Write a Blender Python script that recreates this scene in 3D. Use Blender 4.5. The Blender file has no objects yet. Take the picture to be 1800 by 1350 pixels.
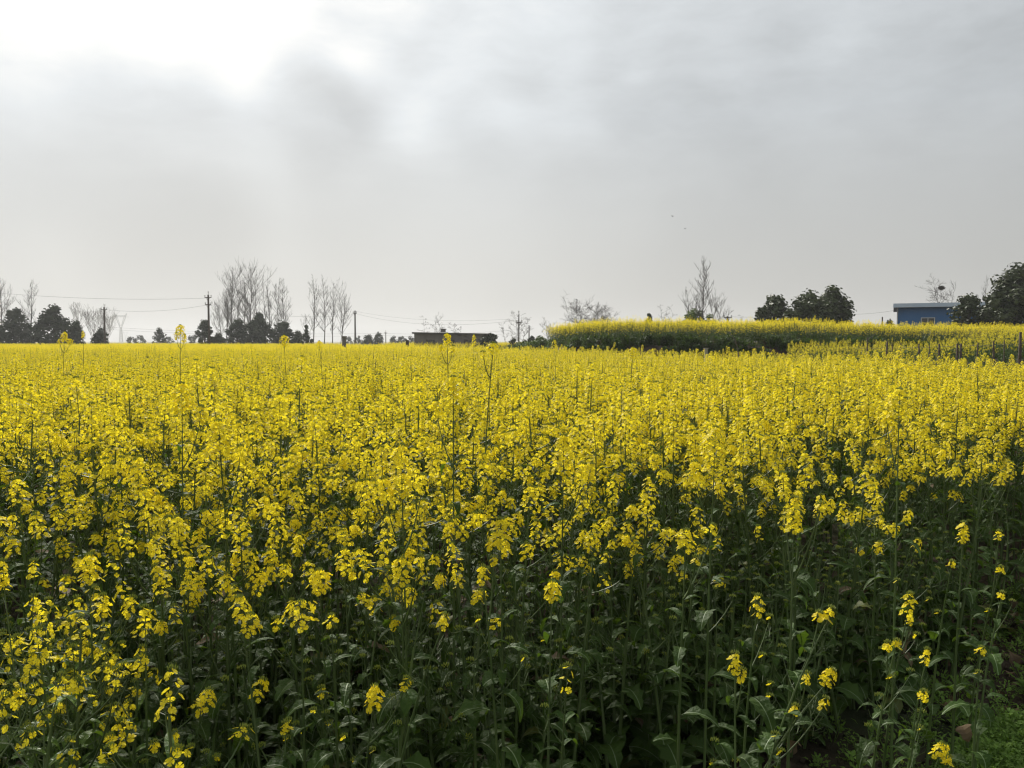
import bpy, math, random
import numpy as np
from mathutils import Vector, Matrix, Euler, noise

# ------------------------------------------------------------------ camera
F = 1469.0                      # focal length in pixels of the 1800 px wide photograph
CAM_H = 1.62
PITCH = math.atan((675 - 600) / F)
sc = bpy.context.scene
cam_data = bpy.data.cameras.new("camera")
cam = bpy.data.objects.new("camera", cam_data)
sc.collection.objects.link(cam)
cam.location = (0, 0, CAM_H)
cam.rotation_euler = (math.radians(90) - PITCH, 0, 0)
cam_data.sensor_width = 36.0
cam_data.lens = 36.0 * F / 1800.0
cam_data.clip_start = 0.05
cam_data.clip_end = 20000
sc.camera = cam
sc.view_settings.view_transform = 'Standard'
sc.view_settings.look = 'None'
sc.view_settings.exposure = 0.0
sc.view_settings.gamma = 1.0
sc.cycles.use_denoising = True
sc.cycles.use_adaptive_sampling = False
sc.cycles.filter_width = 1.25
sc.cycles.max_bounces = 8
sc.cycles.diffuse_bounces = 3
sc.cycles.glossy_bounces = 2
sc.cycles.transmission_bounces = 4
sc.cycles.transparent_max_bounces = 8
sc.cycles.volume_bounces = 0
sc.cycles.sample_clamp_indirect = 4.0

# ------------------------------------------------------------------ light
SUN_AZ, SUN_EL = math.radians(-20), math.radians(36)      # azimuth from +Y towards +X
sun_dir = Vector((math.sin(SUN_AZ) * math.cos(SUN_EL), math.cos(SUN_AZ) * math.cos(SUN_EL), math.sin(SUN_EL)))
sd = bpy.data.lights.new("sun", 'SUN')
sd.energy = 4.8
sd.angle = math.radians(4)
sd.color = (1.0, 0.95, 0.86)
sun = bpy.data.objects.new("sun", sd)
sc.collection.objects.link(sun)
sun.rotation_euler = sun_dir.to_track_quat('Z', 'Y').to_euler()

world = bpy.data.worlds.new("World")
sc.world = world
world.use_nodes = True
WT = world.node_tree
for n in list(WT.nodes):
    WT.nodes.remove(n)


class NT:
    """small helper to write node graphs"""
    def __init__(s, tree): s.t = tree
    def n(s, typ, **kw):
        nd = s.t.nodes.new(typ)
        for k, v in kw.items():
            setattr(nd, k, v)
        return nd
    def put(s, sock, v):
        if hasattr(v, 'is_output') or hasattr(v, 'links'):
            s.t.links.new(v, sock)
        else:
            sock.default_value = v
    def m(s, op, a, b=None, c=None, clamp=False):
        nd = s.n('ShaderNodeMath', operation=op); nd.use_clamp = clamp
        s.put(nd.inputs[0], a)
        if b is not None: s.put(nd.inputs[1], b)
        if c is not None: s.put(nd.inputs[2], c)
        return nd.outputs[0]
    def v(s, op, a, b=None, out=0):
        nd = s.n('ShaderNodeVectorMath', operation=op)
        s.put(nd.inputs[0], a)
        if b is not None: s.put(nd.inputs[1], b)
        return nd.outputs[out]
    def noise(s, vec, scale, detail=3, rough=0.5):
        nd = s.n('ShaderNodeTexNoise')
        if vec is not None: s.put(nd.inputs['Vector'], vec)
        nd.inputs['Scale'].default_value = scale
        nd.inputs['Detail'].default_value = detail
        nd.inputs['Roughness'].default_value = rough
        return nd.outputs['Fac']
    def mix(s, f, a, b, blend='MIX'):
        nd = s.n('ShaderNodeMix', data_type='RGBA', blend_type=blend)
        s.put(nd.inputs[0], f); s.put(nd.inputs[6], a); s.put(nd.inputs[7], b)
        return nd.outputs[2]


W = NT(WT)
coord = W.n('ShaderNodeTexCoord').outputs['Generated']
D = W.v('NORMALIZE', coord)
sep = W.n('ShaderNodeSeparateXYZ'); WT.links.new(D, sep.inputs[0])
dx, dy, dz = sep.outputs

def pix_dir(px, py):
    x, z = (px - 900) / F, (675 - py) / F
    v = Vector((x, 1, z))
    v.rotate(Euler((-PITCH, 0, 0)))
    return v.normalized()

# warped direction so that the cloud lobes get soft ragged outlines
wn = W.n('ShaderNodeTexNoise'); WT.links.new(D, wn.inputs['Vector'])
wn.inputs['Scale'].default_value = 7.0; wn.inputs['Detail'].default_value = 4; wn.inputs['Roughness'].default_value = 0.5
warp = W.v('SUBTRACT', wn.outputs['Color'], (0.5, 0.5, 0.5))
ws = W.n('ShaderNodeVectorMath', operation='SCALE'); WT.links.new(warp, ws.inputs[0]); ws.inputs['Scale'].default_value = 0.05
DW = W.v('ADD', D, ws.outputs[0])

# cloud brightness: soft round lobes on the sky sphere, fitted to the brightness of the cloud layer
SKY = [(100,450,.72),(500,450,.70),(900,450,.665),(1350,450,.54),(1750,450,.495),(60,560,.70),(900,560,.63),(1750,560,.49),
 (500,340,.72),(720,340,.70),(900,310,.69),(1120,380,.62),(1350,300,.555),(1750,300,.54),(1550,200,.58),(60,250,.73),
 (250,-150,1.5),(-250,0,.95),(700,-150,1.05),(1300,-200,.78),(2000,100,.54),(-300,400,.74),
 (20,20,1.05),(240,30,1.08),(60,120,.97),(170,180,.79),(290,190,.76),(185,110,.90),(300,110,.98),
 (333,140,.90),(333,180,.78),(333,220,.75),(400,100,1.02),(400,160,.95),(400,190,.82),(430,240,.77),(420,40,1.05),
 (460,130,.98),(460,180,.82),(500,85,.97),(500,115,.84),(500,150,.78),(500,200,.72),(500,250,.71),(540,110,.88),(545,140,.72),(545,180,.68),(545,230,.68),
 (580,90,.96),(590,125,.90),(590,150,.70),(600,200,.645),(600,240,.66),(640,100,.97),(650,140,.90),(650,165,.74),(650,200,.66),(650,240,.67),(640,290,.69),(560,50,.92),
 (690,130,.85),(700,180,.84),(685,210,.78),(700,260,.77),(690,300,.70),(740,80,.80),(745,120,.84),(750,190,.86),(750,240,.82),(760,290,.74),(700,45,.86),
 (800,50,.82),(820,125,.86),(860,110,.82),(820,190,.77),(880,200,.81),(870,260,.72),(820,260,.71),(900,150,.73),(1000,205,.76),
 (940,60,.81),(1020,80,.77),(1100,50,.72),(1130,110,.73),(1050,130,.68),(1200,110,.64),(1290,95,.69),(1280,50,.70),(1380,60,.62),(1400,110,.62),(1480,50,.70),(1560,60,.63),(1640,50,.62),(1650,110,.58),(1750,60,.56),(1780,170,.57),
 (1130,180,.62),(1250,210,.58),(1400,200,.61),(1160,270,.62),(1260,320,.58),(1450,330,.57),(1600,300,.56),(980,300,.65)]
def base_l(d): return 0.60 - 0.20 * max(-.62, min(.62, d.x))
dirs = [pix_dir(a_, b_) for a_, b_, _ in SKY]
tgt = np.array([t for _, _, t in SKY]); A_ = np.array([tuple(d) for d in dirs])
def kern(P, C, sg): return np.exp(-((P[:, None, :] - C[None]) ** 2).sum(2) / sg ** 2)
resid = tgt - np.array([base_l(d) for d in dirs])
ci_ = list(range(0, 24)) + [26, 34, 53, 70, 77, 84, 91, 94, 99, 102]
K1 = kern(A_, A_[ci_], 0.26)
w1 = np.linalg.solve(K1.T @ K1 + 0.05 * np.eye(len(ci_)), K1.T @ resid)
resid = resid - K1 @ w1
K2 = kern(A_, A_, 0.042)
w2 = np.linalg.solve(K2 + 0.02 * np.eye(len(A_)), resid)
lum = W.m('MULTIPLY_ADD', W.m('MAXIMUM', W.m('MINIMUM', dx, 0.62), -0.62), -0.20, 0.60)
def add(v):
    global lum
    lum = W.m('ADD', lum, v)
def lobe(vec, d, sg, amp):
    q = W.v('DISTANCE', vec, tuple(d), out=1)
    e = W.m('EXPONENT', W.m('MULTIPLY', W.m('MULTIPLY', q, q), -1.0 / sg ** 2))
    global lum
    lum = W.m('MULTIPLY_ADD', e, float(amp), lum)
for k, w_ in zip(ci_, w1): lobe(DW, dirs[k], 0.26, w_)
for k, w_ in enumerate(w2):
    if abs(w_) > 0.012: lobe(DW, dirs[k], 0.042, w_)
# streaky cloud texture
stv = W.v('MULTIPLY', D, (1.0, 1.0, 2.6))
st1 = W.m('MULTIPLY_ADD', W.noise(stv, 5.0, 5, 0.5), 0.10, -0.05)
st2 = W.m('MULTIPLY_ADD', W.noise(W.v('MULTIPLY', DW, (1.0, 1.0, 3.0)), 13.0, 6, 0.6), 0.22, -0.11)
hfade = W.m('MULTIPLY', W.m('SUBTRACT', dz, 0.13), 6.0, clamp=True)
add(W.m('MULTIPLY', W.m('ADD', st1, st2), hfade))
lum = W.m('MAXIMUM', lum, 0.3)
# colour: warm at the horizon, slightly blue-grey high up and away from the sun
hz = W.m('MULTIPLY', dz, 4.0, clamp=True)
tint = W.mix(hz, (1.01, 1.0, 0.945, 1), (0.93, 0.985, 1.025, 1))
warmfac = W.m('MULTIPLY', W.m('SUBTRACT', lum, 0.85), 3.0, clamp=True)
tint = W.mix(warmfac, tint, (1.02, 1.0, 0.95, 1))
cloud = W.v('SCALE', tint); cloud.node.inputs['Scale'].default_value = 1.0; WT.links.new(lum, cloud.node.inputs['Scale'])
skyt = W.n('ShaderNodeTexSky', sky_type='NISHITA')
skyt.sun_disc = False
skyt.sun_elevation = SUN_EL
skyt.sun_rotation = SUN_AZ
skyt.dust_density = 4.0
bg1 = W.n('ShaderNodeBackground'); WT.links.new(skyt.outputs[0], bg1.inputs['Color']); bg1.inputs['Strength'].default_value = 0.06
bg2 = W.n('ShaderNodeBackground'); WT.links.new(cloud, bg2.inputs['Color']); bg2.inputs['Strength'].default_value = 0.985
ms = W.n('ShaderNodeMixShader'); ms.inputs[0].default_value = 0.93
WT.links.new(bg1.outputs[0], ms.inputs[1]); WT.links.new(bg2.outputs[0], ms.inputs[2])
wo = W.n('ShaderNodeOutputWorld'); WT.links.new(ms.outputs[0], wo.inputs['Surface'])

# ------------------------------------------------------------------ helpers
RNG = random.Random(7)
COL = sc.collection

def at(px, py, dist):
    """world point seen at a photograph pixel at depth Y = dist"""
    d = pix_dir(px, py)
    return Vector((0, 0, CAM_H)) + d * (dist / d.y)

def mat(name, base, base2=None, scale=20.0, rough=0.6, transl=0.0, tcol=None, bump=0.0, spec=0.5, rand=0.0, coords='Object', detail=3, bscale=None):
    m = bpy.data.materials.new(name); m.use_nodes = True
    t = m.node_tree
    for n in list(t.nodes): t.nodes.remove(n)
    N = NT(t)
    out = N.n('ShaderNodeOutputMaterial')
    p = N.n('ShaderNodeBsdfPrincipled')
    p.inputs['Roughness'].default_value = rough
    p.inputs['Specular IOR Level'].default_value = spec
    vec = N.n('ShaderNodeTexCoord').outputs[coords] if coords != 'World' else N.n('ShaderNodeNewGeometry').outputs['Position']
    col = None
    if base2 is not None:
        f = N.noise(vec, scale, detail)
        f = N.m('MULTIPLY_ADD', f, 2.4, -0.7, clamp=True)
        col = N.mix(f, (*base, 1), (*base2, 1))
    else:
        col = N.mix(0.0, (*base, 1), (*base, 1))
    if rand:
        r = N.n('ShaderNodeObjectInfo').outputs['Random']
        val = N.m('MULTIPLY_ADD', r, rand * 2, 1 - rand)
        hs = N.n('ShaderNodeHueSaturation'); t.links.new(col, hs.inputs['Color']); t.links.new(val, hs.inputs['Value'])
        col = hs.outputs[0]
    t.links.new(col, p.inputs['Base Color'])
    if bump:
        b = N.n('ShaderNodeBump'); b.inputs['Strength'].default_value = bump; b.inputs['Distance'].default_value = 0.02
        t.links.new(N.noise(vec, bscale or scale * 2, 4), b.inputs['Height']); t.links.new(b.outputs[0], p.inputs['Normal'])
    if transl:
        tr = N.n('ShaderNodeBsdfTranslucent')
        if tcol: tr.inputs['Color'].default_value = (*tcol, 1)
        else: t.links.new(col, tr.inputs['Color'])
        mx = N.n('ShaderNodeMixShader'); mx.inputs[0].default_value = transl
        t.links.new(p.outputs[0], mx.inputs[1]); t.links.new(tr.outputs[0], mx.inputs[2])
        t.links.new(mx.outputs[0], out.inputs['Surface'])
    else:
        t.links.new(p.outputs[0], out.inputs['Surface'])
    return m

M_PETAL = mat("petal_yellow", (0.95, 0.75, 0.012), (0.98, 0.86, 0.045), 70, 0.55, 0.48, bump=0, spec=0.25, rand=0.06)
M_BUD = mat("flower_bud", (0.20, 0.27, 0.04), (0.34, 0.36, 0.04), 80, 0.55, 0.2)
M_STEM = mat("stem_green", (0.055, 0.095, 0.022), (0.095, 0.135, 0.04), 12, 0.5, 0.0, rand=0.2)
M_LEAF = mat("leaf_green", (0.032, 0.066, 0.012), (0.062, 0.108, 0.022), 9, 0.55, 0.28, tcol=(0.12, 0.21, 0.015), bump=0.5, rand=0.3, bscale=60, spec=0.15)
M_LEAF_PALE = mat("leaf_fresh", (0.08, 0.15, 0.025), (0.14, 0.22, 0.045), 9, 0.42, 0.28, tcol=(0.16, 0.27, 0.02), bump=0.4, rand=0.25, bscale=60, spec=0.22)
M_YELLOWING = mat("yellowing_leaf", (0.16, 0.17, 0.03), (0.10, 0.13, 0.025), 12, 0.6, 0.25, rand=0.2)
M_GRASS = mat("ground_herb", (0.10, 0.19, 0.03), (0.17, 0.27, 0.05), 9, 0.6, 0.35, tcol=(0.2, 0.34, 0.03), rand=0.3, spec=0.2)
M_VEIN = mat("leaf_vein", (0.13, 0.19, 0.07), None, 1, 0.6, rand=0.2)
M_DRY = mat("dry_leaf", (0.17, 0.115, 0.055), (0.085, 0.055, 0.03), 14, 0.8, 0.15, rand=0.3)
M_BARK = mat("bark", (0.055, 0.048, 0.040), (0.10, 0.09, 0.075), 6, 0.9)
M_BARK_PALE = mat("bark_pale", (0.10, 0.09, 0.08), (0.17, 0.155, 0.135), 6, 0.9)
M_CROWN = mat("evergreen_leaf", (0.018, 0.030, 0.012), (0.045, 0.062, 0.022), 1.2, 0.6, 0.12, rand=0.1, spec=0.2)
M_CROWN_FRESH = mat("fresh_leaf", (0.09, 0.15, 0.025), (0.14, 0.19, 0.04), 1.2, 0.6, 0.2)
M_DARKTWIG = mat("dark_twig", (0.03, 0.026, 0.024), (0.05, 0.045, 0.04), 6, 0.9)
M_CROWN_NEAR = mat("broadleaf_green", (0.028, 0.045, 0.014), (0.075, 0.095, 0.03), 1.6, 0.55, 0.15, rand=0.12, spec=0.25)
M_CONC = mat("pole_concrete", (0.13, 0.125, 0.115), (0.20, 0.19, 0.175), 5, 0.9)
M_WOOD = mat("post_wood", (0.045, 0.032, 0.022), (0.09, 0.065, 0.045), 14, 0.9)
M_WIRE = mat("wire_dark", (0.2, 0.2, 0.2), None, 1, 0.7)
M_STEEL = mat("pylon_steel", (0.30, 0.31, 0.32), (0.36, 0.37, 0.38), 1, 0.6)
M_CERAM = mat("insulator_white", (0.35, 0.34, 0.32), None, 1, 0.4)
M_BLUE = mat("blue_sheet", (0.010, 0.115, 0.30), (0.016, 0.135, 0.34), 0.6, 0.5)
M_BLUEPALE = mat("pale_blue_sheet", (0.42, 0.52, 0.62), (0.50, 0.58, 0.66), 1.0, 0.5)
M_SOFFIT = mat("dark_soffit", (0.05, 0.05, 0.06), None, 1, 0.8)
M_GLASS = mat("window_glass", (0.02, 0.025, 0.03), None, 1, 0.15)
M_FRAME = mat("window_frame", (0.45, 0.46, 0.44), None, 1, 0.6)
M_BRICK = mat("grey_brick", (0.11, 0.10, 0.095), (0.17, 0.155, 0.14), 1.5, 0.9)
M_TILE = mat("roof_tile", (0.045, 0.042, 0.04), (0.08, 0.07, 0.065), 2.5, 0.9)
M_RED = mat("rust_red", (0.22, 0.06, 0.03), None, 1, 0.7)
M_FEATHER = mat("feather_dark", (0.02, 0.02, 0.022), (0.05, 0.045, 0.04), 30, 0.7)
M_TWIG = mat("nest_twig", (0.035, 0.028, 0.02), (0.08, 0.06, 0.045), 8, 0.95)
M_WHITE = mat("white_paint", (0.24, 0.24, 0.23), (0.32, 0.32, 0.30), 8, 0.7)


class MB:
    """collects faces, then builds one mesh"""
    def __init__(s): s.v, s.f, s.m, s.mats = [], [], [], []
    def mi(s, m):
        if m not in s.mats: s.mats.append(m)
        return s.mats.index(m)
    def face(s, pts, m):
        i = len(s.v); s.v.extend(tuple(p) for p in pts); s.f.append(tuple(range(i, i + len(pts)))); s.m.append(s.mi(m))
    def tube(s, pts, radii, m, n=5, cap=False):
        mi = s.mi(m); base = len(s.v); k = len(pts)
        pts = [Vector(p) for p in pts]
        if not hasattr(radii, '__len__'): radii = [radii] * k
        ref = Vector((0.37, 0.93, 0.05))
        for i in range(k):
            d = (pts[min(i + 1, k - 1)] - pts[max(i - 1, 0)])
            if d.length < 1e-9: d = Vector((0, 0, 1))
            d.normalize()
            a = d.cross(ref)
            if a.length < 1e-3: a = d.cross(Vector((1, 0, 0)))
            a.normalize(); b = d.cross(a)
            for j in range(n):
                t = 2 * math.pi * j / n
                s.v.append(tuple(pts[i] + (a * math.cos(t) + b * math.sin(t)) * radii[i]))
        for i in range(k - 1):
            for j in range(n):
                s.f.append((base + i * n + j, base + i * n + (j + 1) % n, base + (i + 1) * n + (j + 1) % n, base + (i + 1) * n + j)); s.m.append(mi)
        if cap:
            s.f.append(tuple(base + j for j in range(n))[::-1]); s.m.append(mi)
            s.f.append(tuple(base + (k - 1) * n + j for j in range(n))); s.m.append(mi)
    def box(s, lo, hi, m):
        mi = s.mi(m); b = len(s.v)
        (x0, y0, z0), (x1, y1, z1) = lo, hi
        s.v += [(x0, y0, z0), (x1, y0, z0), (x1, y1, z0), (x0, y1, z0), (x0, y0, z1), (x1, y0, z1), (x1, y1, z1), (x0, y1, z1)]
        for q in ((0, 3, 2, 1), (4, 5, 6, 7), (0, 1, 5, 4), (1, 2, 6, 5), (2, 3, 7, 6), (3, 0, 4, 7)):
            s.f.append(tuple(b + i for i in q)); s.m.append(mi)
    def extend(s, o):
        b = len(s.v); s.v += o.v
        for f, m in zip(o.f, o.m):
            s.f.append(tuple(b + i for i in f)); s.m.append(s.mi(o.mats[m]))
    def mesh(s, name, smooth=False):
        me = bpy.data.meshes.new(name)
        me.from_pydata(s.v, [], s.f)
        for m in s.mats: me.materials.append(m)
        me.polygons.foreach_set('material_index', s.m)
        if smooth: me.polygons.foreach_set('use_smooth', [True] * len(s.f))
        me.update()
        return me

def link(name, me, parent=None, loc=None):
    o = bpy.data.objects.new(name, me); COL.objects.link(o)
    if parent is not None: o.parent = parent
    if loc is not None: o.location = loc
    return o

def thing(name, label, cat, loc=(0, 0, 0), rz=0.0, group=None):
    o = bpy.data.objects.new(name, None); COL.objects.link(o)
    o.location = loc; o.rotation_euler = (0, 0, rz); o.empty_display_size = 0.3
    o['label'] = label; o['category'] = cat
    if group: o['group'] = group
    return o

def tag(o, label, cat, group=None, kind=None):
    o['label'] = label; o['category'] = cat
    if group: o['group'] = group
    if kind: o['kind'] = kind
    return o

# ------------------------------------------------------------------ terrain
def sstep(a, b, x):
    t = min(1.0, max(0.0, (x - a) / (b - a))); return t * t * (3 - 2 * t)

def ter_front(x):             # front edge (depth) of the upper terrace
    return 39.0 + 0.012 * max(0, x - 10) ** 2 * 0.6 + (3.5 * (1 - sstep(1.6, 4.0, x)))

def ground_h(x, y):
    h = 0.0
    if y > 12:
        # upper terrace on the right
        f = ter_front(x)
        top = 1.28 + 0.14 * sstep(2, 5, x) - 0.24 * sstep(13, 22, x)
        h = max(h, top * sstep(f - 2.6, f - 0.2, y) * sstep(0.6, 2.6, x) * (1 - sstep(160, 200, y)))
        # lower terrace in front of it
        h = max(h, (0.42 + 0.45 * sstep(13, 18, x)) * sstep(23.0, 25.0, y) * sstep(6.5, 9.5, x))
        # earth mound by the brick building
        h = max(h, 1.15 * math.exp(-((x - 0.9) / 2.6) ** 2 - ((y - 52) / 4.0) ** 2) if y < 70 else 0)
        if y > 20: h += 0.05 * noise.noise(Vector((x * 0.5, y * 0.5, 0)))
    if y < 12:
        h += 0.035 * noise.noise(Vector((x * 2.2, y * 2.2, 1.0))) + 0.02 * noise.noise(Vector((x * 7, y * 7, 2.0)))
    return h

def axis(segs):
    out = []
    for a, b, s in segs:
        n = max(1, int(round((b - a) / s)))
        out += [a + (b - a) * i / n for i in range(n)]
    out.append(segs[-1][1]); return out
xs = axis([(-6000, -600, 900), (-600, -60, 60), (-60, -4, 4), (-4, 5, 0.12), (5, 40, 0.5), (40, 120, 8), (120, 600, 80), (600, 6000, 900)])
ys = axis([(-400, -20, 60), (-20, 0.5, 2), (0.5, 7, 0.12), (7, 20, 0.8), (20, 56, 0.5), (56, 220, 6), (220, 1000, 60), (1000, 9000, 800)])
verts = [(x, y, ground_h(x, y)) for y in ys for x in xs]
nx = len(xs)
faces = [(j * nx + i, j * nx + i + 1, (j + 1) * nx + i + 1, (j + 1) * nx + i) for j in range(len(ys) - 1) for i in range(nx - 1)]
gm = bpy.data.meshes.new("ground"); gm.from_pydata(verts, [], faces)
gm.polygons.foreach_set('use_smooth', [True] * len(faces))
mg = bpy.data.materials.new("soil_and_fields"); mg.use_nodes = True
N = NT(mg.node_tree); P = mg.node_tree.nodes['Principled BSDF']
pos = N.n('ShaderNodeNewGeometry').outputs['Position']
sp = N.n('ShaderNodeSeparateXYZ'); mg.node_tree.links.new(pos, sp.inputs[0])
f1 = N.m('MULTIPLY_ADD', N.noise(pos, 5, 6, 0.65), 2.6, -0.8, clamp=True)
soil = N.mix(f1, (0.030, 0.022, 0.015, 1), (0.085, 0.062, 0.040, 1))
f2 = N.m('MULTIPLY_ADD', N.noise(pos, 0.9, 4), 5, -2.4, clamp=True)
soil = N.mix(f2, soil, (0.035, 0.045, 0.018, 1))
ff = N.m('MULTIPLY_ADD', N.noise(pos, 0.012, 3), 4, -1.5, clamp=True)
far = N.mix(ff, (0.09, 0.10, 0.035, 1), (0.36, 0.29, 0.03, 1))
ffac = N.m('MULTIPLY', N.m('SUBTRACT', sp.outputs[1], 150.0), 0.05, clamp=True)
mg.node_tree.links.new(N.mix(ffac, soil, far), P.inputs['Base Color'])
P.inputs['Roughness'].default_value = 0.95
P.inputs['Specular IOR Level'].default_value = 0.2
bp = N.n('ShaderNodeBump'); bp.inputs['Strength'].default_value = 0.9; bp.inputs['Distance'].default_value = 0.04
mg.node_tree.links.new(N.noise(pos, 22, 6, 0.7), bp.inputs['Height']); mg.node_tree.links.new(bp.outputs[0], P.inputs['Normal'])
gm.materials.append(mg)
g = link("ground", gm); g['kind'] = 'structure'

# ------------------------------------------------------------------ rapeseed plants
def frame_of(d):
    d = Vector(d).normalized()
    a = d.cross(Vector((0.31, 0.17, 0.93)))
    if a.length < 1e-3: a = d.cross(Vector((1, 0, 0)))
    a.normalize(); return d, a, d.cross(a)

def flower(mb, c, nrm, size, R, lod):
    d, a, b = frame_of(nrm)
    rot = R.uniform(0, math.pi / 2)
    cup = R.uniform(0.0, 0.55)
    if lod >= 2:                                   # one bent quad pair
        a2 = a * math.cos(rot) + b * math.sin(rot); b2 = d.cross(a2)
        s = size * 1.0
        mb.face((c - a2 * s, c - b2 * s * 0.9 + d * s * 0.3, c + a2 * s, c + b2 * s * 0.9 + d * s * 0.3), M_PETAL)
        return
    for k in range(4):
        t = rot + k * math.pi / 2 + R.uniform(-0.18, 0.18)
        u = a * math.cos(t) + b * math.sin(t); w = d.cross(u)
        L = size * R.uniform(0.85, 1.1); cu = cup + R.uniform(-0.15, 0.2)
        wd = L * R.uniform(0.50, 0.62)
        up1 = d * (L * 0.25 * cu); up2 = d * (L * (0.75 * cu - 0.1))
        if lod == 0:
            p0 = c; pm = c + u * L * 0.62 + up1 * 1.2 + d * L * 0.06
            l1 = c + u * L * 0.32 - w * wd * 0.45 + up1; r1 = c + u * L * 0.32 + w * wd * 0.45 + up1
            l2 = c + u * L * 0.78 - w * wd * 1.05 + up2 * 0.9; r2 = c + u * L * 0.78 + w * wd * 1.05 + up2 * 0.9
            tp = c + u * L * 1.02 + up2 + d * R.uniform(-.1, .1) * L
            mb.face((p0, l1, l2, pm), M_PETAL); mb.face((p0, pm, r2, r1), M_PETAL); mb.face((pm, l2, tp, r2), M_PETAL)
        else:
            mb.face((c, c + u * L * 0.7 - w * wd + up1 * 1.4, c + u * L + up2, c + u * L * 0.7 + w * wd + up1 * 1.4), M_PETAL)

def bud(mb, c, d, s, m):
    d, a, b = frame_of(d)
    w = s * 0.42
    p = [c - d * s * 0.6, c + a * w, c + b * w, c - a * w, c - b * w, c + d * s]
    for i in range(4):
        j = 1 + i; k = 1 + (i + 1) % 4
        mb.face((p[0], p[k], p[j]), m); mb.face((p[5], p[j], p[k]), m)

def raceme(R, axis_dir, L, rad, n, lod, fs=0.0089, sparse=0.0):
    """flower head with its base at the origin; returns (head mesh builder, buds builder)"""
    mb = MB(); bb = MB()
    d, a, b = frame_of(axis_dir)
    if lod <= 1: mb.tube([Vector((0, 0, 0)), d * L * 0.95], [0.0018, 0.001], M_STEM, 3)
    for i in range(n):
        t = (i + 0.5) / n
        if sparse and t < 0.6 and R.random() < sparse: continue
        ang = i * 2.399 + R.uniform(-0.35, 0.35)
        u = a * math.cos(ang) + b * math.sin(ang)
        if t < 0.7: rr = rad * R.uniform(0.6, 1.12)
        else: rr = rad * (1 - ((t - 0.7) / 0.3) ** 1.6 * 0.85) * R.uniform(0.7, 1.1)
        h = t * L + rr * 0.28
        c = d * h + u * rr
        nn = (u * R.uniform(0.5, 1.1) + d * R.uniform(0.35, 1.0) + Vector((R.uniform(-.35, .35), R.uniform(-.35, .35), R.uniform(-.3, .3)))).normalized()
        if lod <= 1: mb.tube([d * (h - rr * 0.45), c - nn * 0.002], 0.00055 if lod == 0 else 0.0007, M_STEM, 3)
        flower(mb, c, nn, fs * R.uniform(0.85, 1.15), R, lod)
    # young pods and bare stalks under the flowers
    if lod == 0:
        for i in range(R.randint(3, 8)):
            ang = R.uniform(0, 6.28); u = a * math.cos(ang) + b * math.sin(ang); h = -R.uniform(0.005, 0.09)
            e = d * (h + R.uniform(.012, .02)) + u * R.uniform(.015, .028)
            mb.tube([d * h, e, e + (d + u * 0.3) * R.uniform(.006, .02)], [0.0006, 0.0007, 0.0006], M_STEM, 3)
    nb = 13 if lod == 0 else (4 if lod == 1 else 1)
    for i in range(nb):
        ang = i * 2.4; rr = 0.011 * math.sqrt((i + .5) / nb)
        c = d * (L * 1.0 + 0.008 - rr * .5 + 0.004) + (a * math.cos(ang) + b * math.sin(ang)) * rr
        bud(bb, c, d + (c - d * L) * 30, 0.0052 if lod < 2 else 0.008, M_BUD)
    return mb, bb

def leaf(R, L, Wd, lobed, droop, m, rows=6):
    """leaf starting at the origin along +X, rising then drooping"""
    mb = MB(); prev = None
    up = R.uniform(0.35, 0.9); x = z = 0.0; ang = up
    tw = R.uniform(-0.5, 0.5)
    step = L / rows
    stalk = 0.28 if lobed else 0.0
    for i in range(rows + 1):
        t = i / rows
        if lobed:
            w = Wd * (0.10 if t < 0.2 else math.sin(min(1, (t - 0.12) / 0.88) ** 0.75 * math.pi) ** 0.7)
            if t > 0.2: w *= 1.0 + 0.28 * (1 if i % 2 else -1) * R.uniform(0.3, 1)
            if i == rows: w = Wd * 0.12
        else:
            w = Wd * (math.sin(math.pi * min(1.0, 0.16 + t * 0.84)) ** 0.8)
            if i == rows: w = 0.0005
        wav = R.uniform(-0.2, 0.2) * w
        cup = w * 0.28
        c = Vector((x, 0, z)); sd = Vector((0.12 * math.sin(tw), math.cos(tw * t), math.sin(tw * t)))
        row = (c - sd * w + Vector((0, 0, cup + wav)), c, c + sd * w + Vector((0, 0, cup - wav * 0.7)))
        if prev:
            mb.face((prev[0], row[0], row[1], prev[1]), m); mb.face((prev[1], row[1], row[2], prev[2]), m)
            if lobed and rows > 6 and t > .15:
                q0 = (prev[2] - prev[0]).normalized() * .0014; q1 = (row[2] - row[0]).normalized() * .0012; u_ = Vector((0, 0, .0012))
                mb.face((prev[1] - q0 + u_, row[1] - q1 + u_, row[1] + q1 + u_, prev[1] + q0 + u_), M_VEIN)
        prev = row
        x += math.cos(ang) * step; z += math.sin(ang) * step
        ang -= droop / rows * R.uniform(0.6, 1.4)
    return mb

def bez(p0, p1, p2, n):
    return [p0 * (1 - t) ** 2 + p1 * 2 * t * (1 - t) + p2 * t * t for t in [i / n for i in range(n + 1)]]

class Plant:
    def __init__(s): s.stem = MB(); s.heads = []; s.leaves = []      # heads: (mb, buds, pos)

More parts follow.
